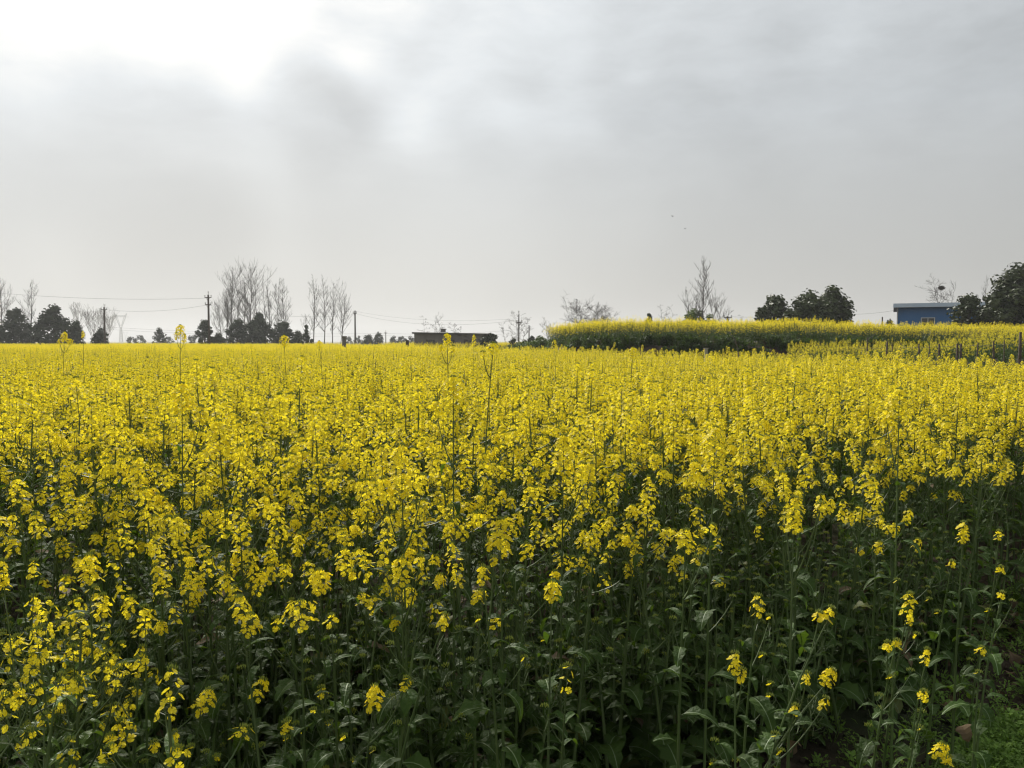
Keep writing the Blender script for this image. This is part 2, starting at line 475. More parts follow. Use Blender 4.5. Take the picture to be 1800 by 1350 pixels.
def gen_plant(R, H, lod=0, spread=0.13, nbr=6, big=1.0, leaves=True, leafm=None, bloom=1.0, lean=0.06, low=0.52):
    """a flowering rape plant, base at origin, total height about H"""
    P_ = Plant(); leafm = leafm or M_LEAF
    top = Vector((R.uniform(-lean, lean), R.uniform(-lean, lean), H * 0.9))
    mid = Vector((top.x * 0.2 + R.uniform(-.03, .03), top.y * 0.2 + R.uniform(-.03, .03), H * 0.5))
    n = 8 if lod == 0 else 4
    main = bez(Vector((0, 0, -0.03)), mid, top, n)
    ns = 5 if lod == 0 else 3
    P_.stem.tube(main, [(0.0078 if lod == 0 else 0.0088) * (1 - 0.62 * i / n) for i in range(n + 1)], M_STEM, ns)
    def on_main(t):
        t = min(0.999, max(0, t)) * n; i = int(t); return main[i].lerp(main[i + 1], t - i)
    L = R.uniform(0.09, 0.17) * big; nf = int(L * R.uniform(220, 290) * bloom)
    mb, bb = raceme(R, (top - mid).normalized() + Vector((R.uniform(-.1, .1), R.uniform(-.1, .1), 0)), L, R.uniform(0.026, 0.036) * big ** .5, nf, lod)
    P_.heads.append((mb, bb, top))
    a0 = R.uniform(0, 6.28)
    for k in range(nbr):
        t = low + (0.92 - low) * (k + R.random()) / nbr
        s0 = on_main(t); ang = a0 + k * 2.399 + R.uniform(-.4, .4)
        rr = spread * R.uniform(0.55, 1.15) * (1.25 - 0.5 * (t - 0.5) / 0.4)
        ez = s0.z + (H * 0.86 - s0.z) * R.uniform(0.45 if low > .5 else .2, 0.92)
        e = Vector((s0.x + math.cos(ang) * rr, s0.y + math.sin(ang) * rr, ez))
        c = Vector((s0.x + math.cos(ang) * rr * 0.75, s0.y + math.sin(ang) * rr * .75, s0.z + (ez - s0.z) * 0.4))
        nb_ = 5 if lod == 0 else 2
        br = bez(s0, c, e, nb_)
        P_.stem.tube(br, [0.0032 * (1 - 0.5 * i / nb_) for i in range(nb_ + 1)], M_STEM, 4 if lod == 0 else 3)
        Lr = R.uniform(0.03, 0.075) * big; nf = int(R.uniform(9, 22) * big * bloom)
        if lod == 0 and R.random() < 0.12: nf = 0
        mb, bb = raceme(R, (e - c).normalized() * 0.6 + Vector((0, 0, 0.6)), Lr, R.uniform(0.018, 0.027), nf, lod)
        P_.heads.append((mb, bb, e))
        if leaves and lod <= 1:
            P_.leaves.append((leaf(R, R.uniform(.05, .10), R.uniform(.007, .013), False, R.uniform(0.8, 2.2), leafm, 5 if lod == 0 else 3), s0, ang))
    if leaves:
        if lod == 0:
            for k in range(8):                      # large lobed lower leaves
                t = 0.10 + 0.54 * (k + R.random()) / 8
                P_.leaves.append((leaf(R, R.uniform(.10, .20) * (1.1 - t * .6), R.uniform(.028, .052) * (1.15 - t * .7), True, R.uniform(1.0, 2.4), leafm if R.random() > .05 else (M_DRY if R.random() < .3 else M_YELLOWING), 8), on_main(t), a0 + k * 2.4 + R.uniform(-.5, .5)))
            for k in range(4):
                t = 0.55 + 0.3 * (k + R.random()) / 4
                P_.leaves.append((leaf(R, R.uniform(.06, .12), R.uniform(.010, .02), False, R.uniform(1.0, 2.6), leafm, 6), on_main(t), R.uniform(0, 6.28)))
        else:
            for k in range(7 if lod == 1 else 4):
                t = 0.2 + 0.6 * (k + R.random()) / 7
                P_.leaves.append((leaf(R, R.uniform(.10, .2), R.uniform(.02, .045), False, R.uniform(1.0, 2.4), leafm, 3), on_main(t), R.uniform(0, 6.28)))
    return P_

def merged(P_):
    o = MB(); o.extend(P_.stem)
    for mb, bb, p in P_.heads:
        for q in (mb, bb):
            t = MB(); t.mats = q.mats; t.f = q.f; t.m = q.m; t.v = [(v[0] + p.x, v[1] + p.y, v[2] + p.z) for v in q.v]
            o.extend(t)
    for mb, p, ang in P_.leaves:
        ca, sa = math.cos(ang), math.sin(ang)
        t = MB(); t.mats = mb.mats; t.f = mb.f; t.m = mb.m
        t.v = [(v[0] * ca - v[1] * sa + p.x, v[0] * sa + v[1] * ca + p.y, v[2] + p.z) for v in mb.v]
        o.extend(t)
    return o

def realise(P_, root, head_name="flower_head"):
    """make the parts of a plant as children of root; returns them for copying"""
    parts = []
    parts.append(link("stem", P_.stem.mesh("stem", True), root))
    for mb, bb, p in P_.heads:
        h = link(head_name, mb.mesh(head_name), root, p)
        if not mb.f: continue
        parts.append(h)
        if bb.f: h2 = link("bud_cluster", bb.mesh("bud_cluster"), h); parts.append(h2)
    for mb, p, ang in P_.leaves:
        l = link("leaf", mb.mesh("leaf", True), root, p); l.rotation_euler = (0, 0, ang); parts.append(l)
    return parts

def copy_tree(o, parent=None):
    c = o.copy(); COL.objects.link(c); c.parent = parent
    for ch in KIDS.get(o.name, ()):
        copy_tree(ch, c)
    return c

# prototypes for the countless rest (never linked to the scene on their own)
R0 = random.Random(11)
def proto_collection(name, builders):
    col = bpy.data.collections.new(name)
    for i, b in enumerate(builders):
        o = bpy.data.objects.new("%s_%02d" % (name, i), b.mesh("%s_%02d" % (name, i)))
        col.objects.link(o)
    return col

near_protos = proto_collection("near_rape", [merged(gen_plant(R0, R0.uniform(1.16, 1.34), 0, nbr=R0.randint(6, 9))) for _ in range(12)])
mid_protos = proto_collection("mid_rape", [merged(gen_plant(R0, R0.uniform(1.16, 1.34), 1, nbr=R0.randint(6, 8), spread=0.15)) for _ in range(10)])
def far_tuft(R, H=1.25, w=0.45, nst=7, leafm=None, bloom=1.0, nbr=6, low=.52):
    o = MB()
    for s in range(nst):
        x, y = R.uniform(-w, w), R.uniform(-w, w)
        p = merged(gen_plant(R, H * R.uniform(0.84, 1.1), 2, nbr=nbr, spread=0.17, leafm=leafm, bloom=bloom, low=low))
        t = MB(); t.mats = p.mats; t.f = p.f; t.m = p.m; t.v = [(v[0] + x, v[1] + y, v[2]) for v in p.v]
        o.extend(t)
    return o
far_protos = proto_collection("far_rape", [far_tuft(R0) for _ in range(6)])

thin_protos = proto_collection("thin_rape", [merged(gen_plant(R0, R0.uniform(1.12, 1.3), 1, nbr=7, spread=0.14, bloom=.6, low=.4)) for _ in range(8)])
edge_protos = proto_collection("edge_rape", [far_tuft(R0, bloom=.75, w=.4, nbr=9, low=.34) for _ in range(6)])
def scatter(name, pts, protos, label, cat):
    """pts: list of (x, y, z, rotx, roty, rotz, scale, index); one object, geometry nodes instances"""
    me = bpy.data.meshes.new(name)
    me.from_pydata([p[:3] for p in pts], [], [])
    a = me.attributes.new('rot', 'FLOAT_VECTOR', 'POINT'); a.data.foreach_set('vector', np.array([p[3:6] for p in pts], dtype=np.float32).ravel())
    a = me.attributes.new('scl', 'FLOAT', 'POINT'); a.data.foreach_set('value', np.array([p[6] for p in pts], dtype=np.float32))
    a = me.attributes.new('idx', 'INT', 'POINT'); a.data.foreach_set('value', np.array([p[7] for p in pts], dtype=np.int32))
    o = link(name, me)
    tag(o, label, cat, kind='stuff')
    ng = bpy.data.node_groups.new(name + "_scatter", 'GeometryNodeTree')
    ng.interface.new_socket(name="Geometry", in_out='INPUT', socket_type='NodeSocketGeometry')
    ng.interface.new_socket(name="Geometry", in_out='OUTPUT', socket_type='NodeSocketGeometry')
    gi = ng.nodes.new('NodeGroupInput'); go = ng.nodes.new('NodeGroupOutput')
    ip = ng.nodes.new('GeometryNodeInstanceOnPoints')
    ci = ng.nodes.new('GeometryNodeCollectionInfo'); ci.inputs['Collection'].default_value = protos
    ci.inputs['Separate Children'].default_value = True; ci.inputs['Reset Children'].default_value = True
    def na(nm, typ):
        nd = ng.nodes.new('GeometryNodeInputNamedAttribute'); nd.data_type = typ; nd.inputs['Name'].default_value = nm
        return [s for s in nd.outputs if s.enabled and s.name == 'Attribute'][0]
    e2r = ng.nodes.new('FunctionNodeEulerToRotation')
    L_ = ng.links.new
    L_(na('rot', 'FLOAT_VECTOR'), e2r.inputs[0])
    L_(gi.outputs[0], ip.inputs['Points']); L_(ci.outputs[0], ip.inputs['Instance'])
    ip.inputs['Pick Instance'].default_value = True
    L_(na('idx', 'INT'), ip.inputs['Instance Index']); L_(e2r.outputs[0], ip.inputs['Rotation']); L_(na('scl', 'FLOAT'), ip.inputs['Scale'])
    L_(ip.outputs[0], go.inputs[0])
    md = o.modifiers.new("scatter", 'NODES'); md.node_group = ng
    return o

# --- the near field: front edge and right edge
def front_edge(x): return 2.55 + (0.62 if x > 0 else 0.12) * x + 0.12 * math.sin(x * 3.1) + 0.06 * math.sin(x * 7.7)
def right_edge(y): return 13.9 - 0.32 * y
def in_view(x, y, mleft=1.2): return abs(x) < 0.63 * y + mleft
RF = random.Random(5)
cands = []                      # (x, y, depth behind front edge)
cell = 0.19
y = 1.0
while y < 11:
    x = -8.5
    while x < 10:
        px, py = x + RF.uniform(0, cell), y + RF.uniform(0, cell)
        dep = (py - front_edge(px)) / math.sqrt(1 + 0.72 ** 2)
        if dep > 0 and in_view(px, py) and px < right_edge(py):
            dn = noise.noise(Vector((px * 1.3, py * 0.9, 4.0)))
            keep = sstep(-0.06, 0.16, dep) * (0.40 if dn < -0.22 else 0.9)
            if RF.random() < keep: cands.append((px, py, dep))
        x += cell
    y += cell
def hscale(x, y, dep):
    s = 1.0 + 0.06 * noise.noise(Vector((x * 0.8, y * 0.8, 9.0))) + 0.13 * (RF.random() - 0.6) + (0.09 if RF.random() < .08 else 0)
    return s * (0.86 + 0.14 * sstep(0, 0.7, dep))
cands.sort(key=lambda c: math.hypot(c[0], c[1]) + (0 if abs(c[0]) < 0.6 * c[1] + .1 else 3))

# --- plants modelled one by one to the photograph: base, tips [(px, py, width px, height px, fullness)]
F2 = F
def custom_plant(name_seed, base_px, dist, tips, label, ndetail=5, group=None, foot=0.0, leafs=True, straight=False):
    if dist > 3.4: leafs = False
    if dist < 2.0: dist += 0.28
    elif dist < 2.3 and tips[0][2] > 30: dist += 0.12
    if dist > 3.4: tips = [(a_, b_, c_ * .95, d_, f_ * .75) for a_, b_, c_, d_, f_ in tips]
    if dist <= 2.6: tips = [(a_, b_, c_ * 1.02 + 1, d_ * 1.02 + 1, f_) for a_, b_, c_, d_, f_ in tips]
    R = random.Random(name_seed)
    P_ = Plant()
    t0 = at(tips[0][0], tips[0][1] + tips[0][3] * 0.5, dist)
    bx = (base_px - 900) / F * dist
    by = dist + R.uniform(-.05, .12)
    base = Vector((bx, by, ground_h(bx, by)))
    root = thing("rapeseed_plant", label, "rapeseed plant", base, 0, group)
    top = t0 - base
    mid = Vector((top.x * (0.5 if straight else 0.12) + (R.uniform(-.07, .07) if dist > 3.4 else 0), top.y * 0.2, top.z * 0.55))
    main = bez(Vector((0, 0, -0.03)), mid, top, 10)
    P_.stem.tube(main, [0.0062 * (1 - 0.72 * i / 10) for i in range(11)], M_STEM, 5)
    def on_main(t):
        t = min(0.999, max(0, t)) * 10; i = int(t); return main[i].lerp(main[i + 1], t - i)
    for i, (px, py, w, h, full) in enumerate(tips):
        d_i = dist + (0 if i == 0 else R.uniform(-.10, .05))
        L = max(0.02, h / F * d_i - 0.014); rad = max(0.009, w / 2 / F * d_i - 0.008)
        e = at(px, py + h * 0.5, d_i) - base
        if i == 0: e = top; ax = (main[-1] - main[-3]).normalized() + Vector((0, 0, .4))
        else:
            zt = max(0.25, min(0.85, 9 if dist > 3.4 else (e.z - abs(e.x - top.x * .5) * 0.9 - 0.05) / top.z))
            s0 = on_main(zt if dist <= 3.4 else .93)
            c = s0.lerp(e, 0.55) + Vector((0, 0, -0.04 if not straight else 0))
            br = bez(s0, c, e, 5); P_.stem.tube(br, [0.003 * (1 - .5 * k / 5) for k in range(6)], M_STEM, 4)
            ax = (e - c).normalized() * .7 + Vector((0, 0, .6))
        n = max(5, int((L * 2 * math.pi * max(rad, .012)) / 0.00030 * full))
        mb, bb = raceme(R, ax, L, rad, min(n, 70), 0)
        P_.heads.append((mb, bb, e))
    if leafs:
        a0 = R.uniform(0, 6)
        for k in range(ndetail):
            t = 0.25 + 0.45 * (k + R.random()) / ndetail
            P_.leaves.append((leaf(R, R.uniform(.07, .15), R.uniform(.016, .032), True, R.uniform(1.2, 2.4), M_LEAF, 8), on_main(t), a0 + k * 2.4))
        for k in range(4):
            t = 0.6 + 0.32 * (k + R.random()) / 4
            P_.leaves.append((leaf(R, R.uniform(.045, .09), R.uniform(.007, .014), False, R.uniform(1.0, 2.6), M_LEAF, 6), on_main(t), R.uniform(0, 6)))
    # bare side sprigs with green buds
    for k in range(R.randint(1, 3)):
        s0 = on_main(R.uniform(.45, .85)); ang = R.uniform(0, 6.28); r = R.uniform(.04, .10)
        e = s0 + Vector((math.cos(ang) * r, math.sin(ang) * r, R.uniform(.05, .12)))
        P_.stem.tube(bez(s0, s0.lerp(e, .5) + Vector((0, 0, -.02)), e, 3), [.0018, .0015, .0012, .001], M_STEM, 3)
        mb, bb = raceme(R, (0, 0, 1), 0.01, 0.008, R.choice((0, 0, 1)), 0); P_.heads.append((mb, bb, e))
    realise(P_, root)
    return root

HEROES = [
 (620, 1.90, [(655,1225,38,50,1.0),(710,1200,26,30,.8)], "low plant with a full round yellow head and a smaller one beside it, bottom centre"),
 (645, 2.05, [(776,1090,28,34,1.0)], "thin stem leaning right to one small round yellow head over dark leaves"),
 (962, 2.2, [(970,1038,38,40,1.0)], "single upright stem with one round yellow head standing clear of the dark leaves"),
 (985, 2.05, [(995,1190,28,66,.28)], "short stem with a loose sparse column of small yellow flowers, low in the centre"),
 (880, 2.25, [(850,1008,30,38,.7),(868,985,20,22,.6)], "plant with a small open ring of flowers just under the front flower mass"),
 (700, 2.15, [(706,1000,44,52,.9),(738,984,24,18,.7)], "plant with one broad head and a small side tuft, below the front flower mass"),
 (1322, 2.3, [(1330,1062,30,44,.6)], "tall thin stem with an arched half open head left of the leaning plant"),
 (1300, 2.1, [(1452,1078,26,34,1.0),(1438,1085,26,16,.4)], "plant leaning far right with a dense yellow ball at its tip"),
 (1300, 2.0, [(1292,1163,32,42,.8),(1303,1185,18,30,.5)], "upright plant with two stacked heads at the foot of the leaning stems"),
 (1262, 1.95, [(1448,1187,32,38,1.0),(1416,1190,22,26,.7),(1444,1234,22,28,.8),(1396,1250,14,10,.5)], "sprawling plant with four flower tufts fanned out to the right, over dark leaves"),
 (1590, 2.5, [(1594,1060,32,50,.6),(1598,1092,16,14,.5)], "plant with a loose open head alone in the dark right edge of the field"),
 (1560, 2.35, [(1574,1130,22,20,.8),(1560,1138,12,10,.6)], "small plant with two tiny tufts below the loose open head"),
 (1610, 2.4, [(1626,1152,18,34,.7)], "slender plant with a short narrow column of flowers near the bare soil"),
 (1715, 2.7, [(1724,1143,26,20,.9)], "small plant with a flat yellow tuft over the bare brown soil"),
 (1730, 2.9, [(1760,1045,17,17,.9)], "thin plant with a tiny round head above the dry brown leaves"),
 (1745, 3.0, [(1757,1000,20,18,.9),(1755,940,18,22,.8)], "thin plant with two small heads one over the other near the right border"),
 (1670, 2.9, [(1672,990,20,17,.8)], "plant with a small flat greenish yellow head above the soil patch"),
 (1690, 2.9, [(1692,934,26,42,.9)], "plant with an upright oblong head at the thin right edge of the flower mass"),
 (1610, 2.1, [(1622,1223,12,16,.8)], "short plant with a tiny two flower tuft beside the green ground cover"),
 (1650, 1.95, [(1650,1316,36,36,1.1),(1664,1338,18,12,.8)], "bright yellow head standing in front of the green ground cover in the bottom corner"),
 (255, 1.85, [(360,1225,40,42,.9),(352,1250,22,16,.4)], "stem leaning right to a ragged yellow head, low among dark leaves"),
 (330, 1.9, [(450,1210,36,46,.6)], "stem leaning far right to an open ragged head, lowest of the left leaners"),
 (562, 1.95, [(566,1215,26,26,.8)], "short plant with one small tuft low in the dark leaves"),
 (490, 1.85, [(502,1278,26,26,.8)], "very short plant with a two lobed tuft close to the bottom border"),
 (235, 1.75, [(222,1280,48,50,.5),(196,1300,26,16,.6)], "low plant with a loose half ring of flowers near the bottom left"),
 (290, 1.75, [(307,1292,28,26,.8),(274,1315,12,10,.8)], "low plant with a small tuft and one single flower near the bottom left"),
 (520, 2.05, [(530,1078,64,54,.55),(490,1095,26,30,.6)], "plant with a wide open umbrella head in the dark left centre"),
 (470, 2.0, [(425,1068,40,48,.8),(440,1095,44,44,.9)], "plant with two heads joined one behind the other in the dark left centre"),
 (575, 2.1, [(583,1090,30,30,.7)], "thin plant with a small round head right of the wide open umbrella head"),
 (565, 2.15, [(563,1020,46,48,1.0)], "plant with a dense ball of flowers under the left front flower mass"),
 (610, 2.2, [(606,985,44,50,.6),(620,1010,22,20,.5)], "plant with an open head and dangling lower flowers under the front flower mass"),
 (150, 1.9, [(158,1000,46,60,.8),(178,1065,40,50,.7),(225,1065,34,44,.5)], "bright bushy plant with three crowded heads at the left"),
 (235, 1.85, [(256,1090,30,60,.5),(250,1160,34,34,.5),(205,1195,34,50,.4)], "bushy plant with long loose heads at the lower left"),
 (120, 1.8, [(130,1150,46,40,.5),(70,1070,34,60,.6),(40,1130,30,40,.5)], "bushy plant with scattered clusters near the left border"),
 (30, 1.75, [(35,1225,36,40,.7),(8,1010,26,60,1.0),(60,1000,30,40,.6)], "leggy plant with far apart tufts at the left border"),
 (1205, 2.35, [(1205,948,46,44,.7),(1222,985,22,16,.7),(1250,930,40,24,.6)], "plant with a broad nodding head at the lower rim of the flower mass"),
 (885, 2.3, [(880,935,50,56,.75),(845,910,30,30,.7),(862,960,16,14,.7)], "plant with a large drooping head at the middle of the front rim"),
 (1390, 2.45, [(1395,905,40,70,.7),(1378,850,28,46,.7),(1440,890,22,22,.7)], "tall plant with a long column of flowers above the right front rim"),
 (316, 7.0, [(317,580,20,20,1.3),(311,590,14,14,1.2),(323,594,14,16,1.2)], "lone tall plant rising against the sky, its single head tilted", ),
 (785, 5.0, [(786,596,20,24,1.2),(777,612,18,18,1.2),(794,614,16,18,1.2)], "tall plant whose head overlaps the grey brick building"),
 (858, 3.6, [(866,612,30,24,1.0),(850,622,16,14,.6)], "tall bare stem carrying a flat topped head right of the brick building"),
 (112, 8.5, [(113,592,14,20,1.3),(106,600,12,12,1.2),(122,600,14,12,1.2)], "tall plant with two heads in front of the round evergreen trees"),
 (500, 7.5, [(500,600,20,24,1.0)], "tall plant with one head in front of the dark hedge of trees"),
 (562, 8.5, [(562,606,16,16,1.0)], "tall plant with one small head below the bare poplars"),
 (833, 8.5, [(833,598,10,22,.9)], "tall thin plant with a narrow head in front of the brick building end"),
 (974, 8.5, [(975,606,11,20,.9)], "tall thin plant with a narrow head in front of the earth mound"),
 (146, 9.5, [(146,588,8,14,1.0)], "tall thin plant with a tiny head before the smallest evergreen"),
 (1112, 6.5, [(1112,620,20,22,1.0)], "tall plant standing above its neighbours before the left end of the raised field"),
 (795, 2.75, [(797,690,52,64,1.1),(770,720,30,40,.9)], "tall plant with a big domed head in the middle of the field"),
 (320, 2.9, [(320,700,44,60,1.1),(350,730,30,40,.9)], "tall plant with a big domed head left of centre in the field"),
 (707, 2.3, [(707,825,52,96,1.1),(680,860,34,50,.9),(740,850,30,40,.8)], "plant with a long tapering head at the centre left of the front mass"),
 (1255, 2.7, [(1255,790,48,90,1.1),(1225,830,34,50,.9)], "plant with a long tapering head right of centre in the front mass"),
 (388, 2.4, [(388,770,54,70,1.1),(420,800,30,40,.8)], "plant with a broad tapering head in the left front mass"),
 (990, 2.6, [(990,800,46,80,1.1),(1020,830,30,40,.8)], "plant with an oblong tapering head at the centre of the front mass"),
 (1580, 3.0, [(1580,710,48,60,1.1),(1560,735,30,36,.8)], "plant with a wide arching head in the right half of the field"),
]
for i, h in enumerate(HEROES):
    custom_plant(100 + i, h[0], h[1], h[2], h[3], group="rapeseed plants at the front of the field")
n_hero = len(HEROES)

# --- generic individual plants: sources with all parts, then copies
RP = random.Random(21)
KIDS = {}
def build_source(P_, lab):
    root = thing("rapeseed_plant", lab, "rapeseed plant", (0, 0, 0), 0, "rapeseed plants at the front of the field")
    parts = []
    parts.append(link("stem", P_.stem.mesh("stem", True), root))
    for mb, bb, p in P_.heads:
        if not mb.f: continue
        o = MB(); o.extend(mb); o.extend(bb)
        parts.append(link("flower_head", o.mesh("flower_head"), root, p))
    for mb, p, ang in P_.leaves:
        l = link("leaf", mb.mesh("leaf", True), root, p); l.rotation_euler = (0, 0, ang); parts.append(l)
    KIDS[root.name] = parts
    return root
LAB_DENSE = "full height yellow flowering rapeseed plant in the crowded front of the big field"
LAB_LOW = "knee high fresh green rapeseed plant with small yellow tufts in the bottom left corner"
src_tall = [build_source(gen_plant(RP, RP.uniform(1.16, 1.34), 0, nbr=RP.randint(6, 9)), LAB_DENSE) for _ in range(16)]
src_low = [build_source(gen_plant(RP, RP.uniform(0.80, 1.05), 0, nbr=RP.randint(5, 7), spread=0.16, big=0.6, leafm=M_LEAF_PALE, bloom=.6), LAB_LOW) for _ in range(6)]

def zone_label(x, y, dep):
    u = x / y
    z = "left" if u < -.22 else ("middle" if u < .2 else "right")
    if dep < .3: return "yellow rapeseed plant leaning out of the crop front rim, %s part of view" % z
    return "tall yellow rapeseed plant just behind the crop front rim, %s part of view" % z
spots = []
for k in range(18):                      # low corner at the left
    yy = RP.uniform(1.75, 2.45); xx = -0.61 * yy + RP.uniform(-0.15, 0.10 + (2.45 - yy) * .25 + .15)
    spots.append((xx, yy, 'low'))
N_IND = 300 - n_hero
dense = cands[: N_IND - len(spots)]
rest = cands[N_IND - len(spots):]
for c in dense: spots.append((c[0], c[1], c[2]))
used = {}
for (xx, yy, kind) in spots:
    src = src_low if kind == 'low' else src_tall
    j = RP.randrange(len(src)); s0 = src[j]
    if (id(s0)) in used: o = copy_tree(s0)
    else: o = s0; used[id(s0)] = 1
    if kind != 'low': o['label'] = zone_label(xx, yy, kind)
    sc_ = RP.uniform(.9, 1.08) if kind == 'low' else hscale(xx, yy, kind)
    o.location = (xx, yy, ground_h(xx, yy)); o.rotation_euler = (RP.uniform(-.06, .06), RP.uniform(-.06, .06), RP.uniform(0, 6.28)); o.scale = (sc_, sc_, sc_)
    if kind != 'low' and kind < 0.35:    # front row leans out a little
        o.rotation_euler = (RP.uniform(0.0, .16), RP.uniform(-.08, .08), 0)
        o.rotation_euler.rotate_axis('Z', RP.uniform(0, 6.28))
for s0 in src_tall + src_low:
    if id(s0) not in used:
        for ch in KIDS[s0.name]: bpy.data.objects.remove(ch)
        bpy.data.objects.remove(s0)

# --- the rest of the near field
pts = []
for (x, y, dep) in rest:
    s = hscale(x, y, dep)
    pts.append((x, y, ground_h(x, y), RF.uniform(-.05, .05), RF.uniform(-.05, .05), RF.uniform(0, 6.28), s, RF.randrange(12)))
scatter("rapeseed_field", pts, near_protos, "dense yellow rapeseed crop filling the wide field behind its front plants", "rapeseed field")
pts = []; y = 11.0
while y < 34:
    cell = 0.235 + (y - 11) * 0.003
    xm = 0.63 * y + 2
    x = -xm
    while x < min(xm, right_edge(y)):
        px, py = x + RF.uniform(0, cell), y + RF.uniform(0, cell)
        if px < right_edge(py) and not (noise.noise(Vector((px * .7, py * .4, 31))) < -.28 and RF.random() < .6):
            s = 1.0 + 0.09 * noise.noise(Vector((px * .5, py * .5, 9))) + .17 * (RF.random() - .6)
            if RF.random() < .07: s *= 1.08
            pts.append((px, py, ground_h(px, py), RF.uniform(-.06, .06), RF.uniform(-.06, .06), RF.uniform(0, 6.28), s, RF.randrange(10)))
        x += cell
    y += cell
n_mid = len(pts)
scatter("rapeseed_field", pts, mid_protos, "yellow rapeseed crop in the middle distance of the big field, stems hardly visible", "rapeseed field")
pts = []; y = 34.0
while y < 150:
    cell = 0.62 + (y - 34) * 0.006
    xm = 0.63 * y + 4
    x = -xm
    while x < min(xm, right_edge(y)):
        px, py = x + RF.uniform(0, cell), y + RF.uniform(0, cell)
        if px < right_edge(py):
            s = 1.0 + 0.07 * noise.noise(Vector((px * .2, py * .2, 9))) + .1 * (RF.random() - .5)
            pts.append((px, py, ground_h(px, py), 0, 0, RF.uniform(0, 6.28), s, RF.randrange(6)))
        x += cell
    y += cell
scatter("rapeseed_field", pts, far_protos, "far end of the big yellow rapeseed field below the distant trees", "rapeseed field")

# --- upper terrace, lower terrace, far strip
pts = []; y = 38.0
while y < 54:
    x = 1.6
    while x < 44:
        px, py = x + RF.uniform(0, .5), y + RF.uniform(0, .5)
        f = ter_front(px)
        if py > f + 0.05 and py < f + 9 and px > 2.3 + 0.25 * RF.random():
            s = 0.99 + .16 * (RF.random() - .5) + 0.08 * noise.noise(Vector((px * .4, py * .4, 2)))
            pts.append((px, py, ground_h(px, py), RF.uniform(-.04, .04), RF.uniform(-.04, .04), RF.uniform(0, 6.28), s * .97, RF.randrange(6)))
        x += .5
    y += .5
scatter("raised_rapeseed_field", pts, edge_protos, "yellow topped rapeseed crop on the raised bank at the right, dark green below its flowers", "rapeseed field")
pts = []; y = 24.8
while y < 29:
    x = 8.0
    while x < 22:
        px, py = x + RF.uniform(0, .3), y + RF.uniform(0, .3)
        if px > 8.4 + (y - 25) * .3:
            s = (0.95 + .12 * sstep(13, 17, px)) * (1 + .16 * (RF.random() - .5))
            pts.append((px, py, ground_h(px, py), RF.uniform(-.05, .05), RF.uniform(-.05, .05), RF.uniform(0, 6.28), s, RF.randrange(8)))
        x += .3
    y += .3
scatter("lower_rapeseed_strip", pts, thin_protos, "narrow strip of thinner rapeseed between the post row and the raised bank", "rapeseed field")
pts = []
y = 84.0
while y < 96:
    x = right_edge(y) + 1.5
    while x < 3:
        pts.append((x + RF.uniform(0, .7), y + RF.uniform(0, .7), 0.18, 0, 0, RF.uniform(0, 6.28), 1 + .12 * (RF.random() - .5), RF.randrange(6)))
        x += .7
    y += .7
scatter("distant_rapeseed_strip", pts, far_protos, "pale yellow green crop strip in front of the grey brick building", "rapeseed field")

# ------------------------------------------------------------------ undergrowth, ground cover, dead leaves
def herb(R, m, n=14, h=0.07, L=0.03):
    o = MB()
    for k in range(n):
        ang = R.uniform(0, 6.28); r = R.uniform(0, .05); z = R.uniform(.01, h)
        t = leaf(R, L * R.uniform(.6, 1.3), L * R.uniform(.16, .3), False, R.uniform(.4, 2), m, 2)
        ca, sa = math.cos(ang), math.sin(ang)
        q = MB(); q.mats = t.mats; q.f = t.f; q.m = t.m
        q.v = [((v[0] + r) * ca - v[1] * sa, (v[0] + r) * sa + v[1] * ca, v[2] + z) for v in t.v]
        o.extend(q)
    for k in range(4):
        ang = R.uniform(0, 6.28)
        o.tube([(0, 0, -.01), (math.cos(ang) * .04, math.sin(ang) * .04, h)], [.001, .0006], m, 3)
    return o
herbs = proto_collection("herb", [herb(R0, M_GRASS, 24, R0.uniform(.03, .08), R0.uniform(.012, .024)) for i in range(6)])
RG = random.Random(3); pts = []
for k in range(16000):
    y = RG.uniform(1.6, 5.2); x = RG.uniform(0.9, 3.6)
    edge = front_edge(x) - 0.38 + 0.25 * noise.noise(Vector((x * 3, y * 3, 5)))
    if y < edge and abs(x) < .63 * y + .6 and RG.random() < sstep(-.05, .25, edge - y + .12):
        pts.append((x, y, ground_h(x, y) - .005, RG.uniform(-.2, .2), RG.uniform(-.2, .2), RG.uniform(0, 6.28), RG.uniform(.7, 1.4), RG.randrange(6)))
scatter("ground_cover", pts, herbs, "low fresh green weeds covering the ground in the bottom right corner", "weeds")

under = proto_collection("under", [merged(gen_plant(R0, R0.uniform(.45, .8), 0, nbr=1, bloom=0.0)) for _ in range(5)] )
pts = []
for k in range(1500):
    y = RG.uniform(1.2, 4.6); x = RG.uniform(-2.6, 3.0)
    dep = y - front_edge(x)
    if -0.12 < dep < 1.3 and in_view(x, y, .4) and not (x > 1.2 and dep < .1):
        pts.append((x, y, ground_h(x, y), RG.uniform(-.15, .15), RG.uniform(-.15, .15), RG.uniform(0, 6.28), RG.uniform(.75, 1.15), RG.randrange(5)))
scatter("undergrowth", pts, under, "dark green leafy undergrowth without flowers between the front stems", "undergrowth")

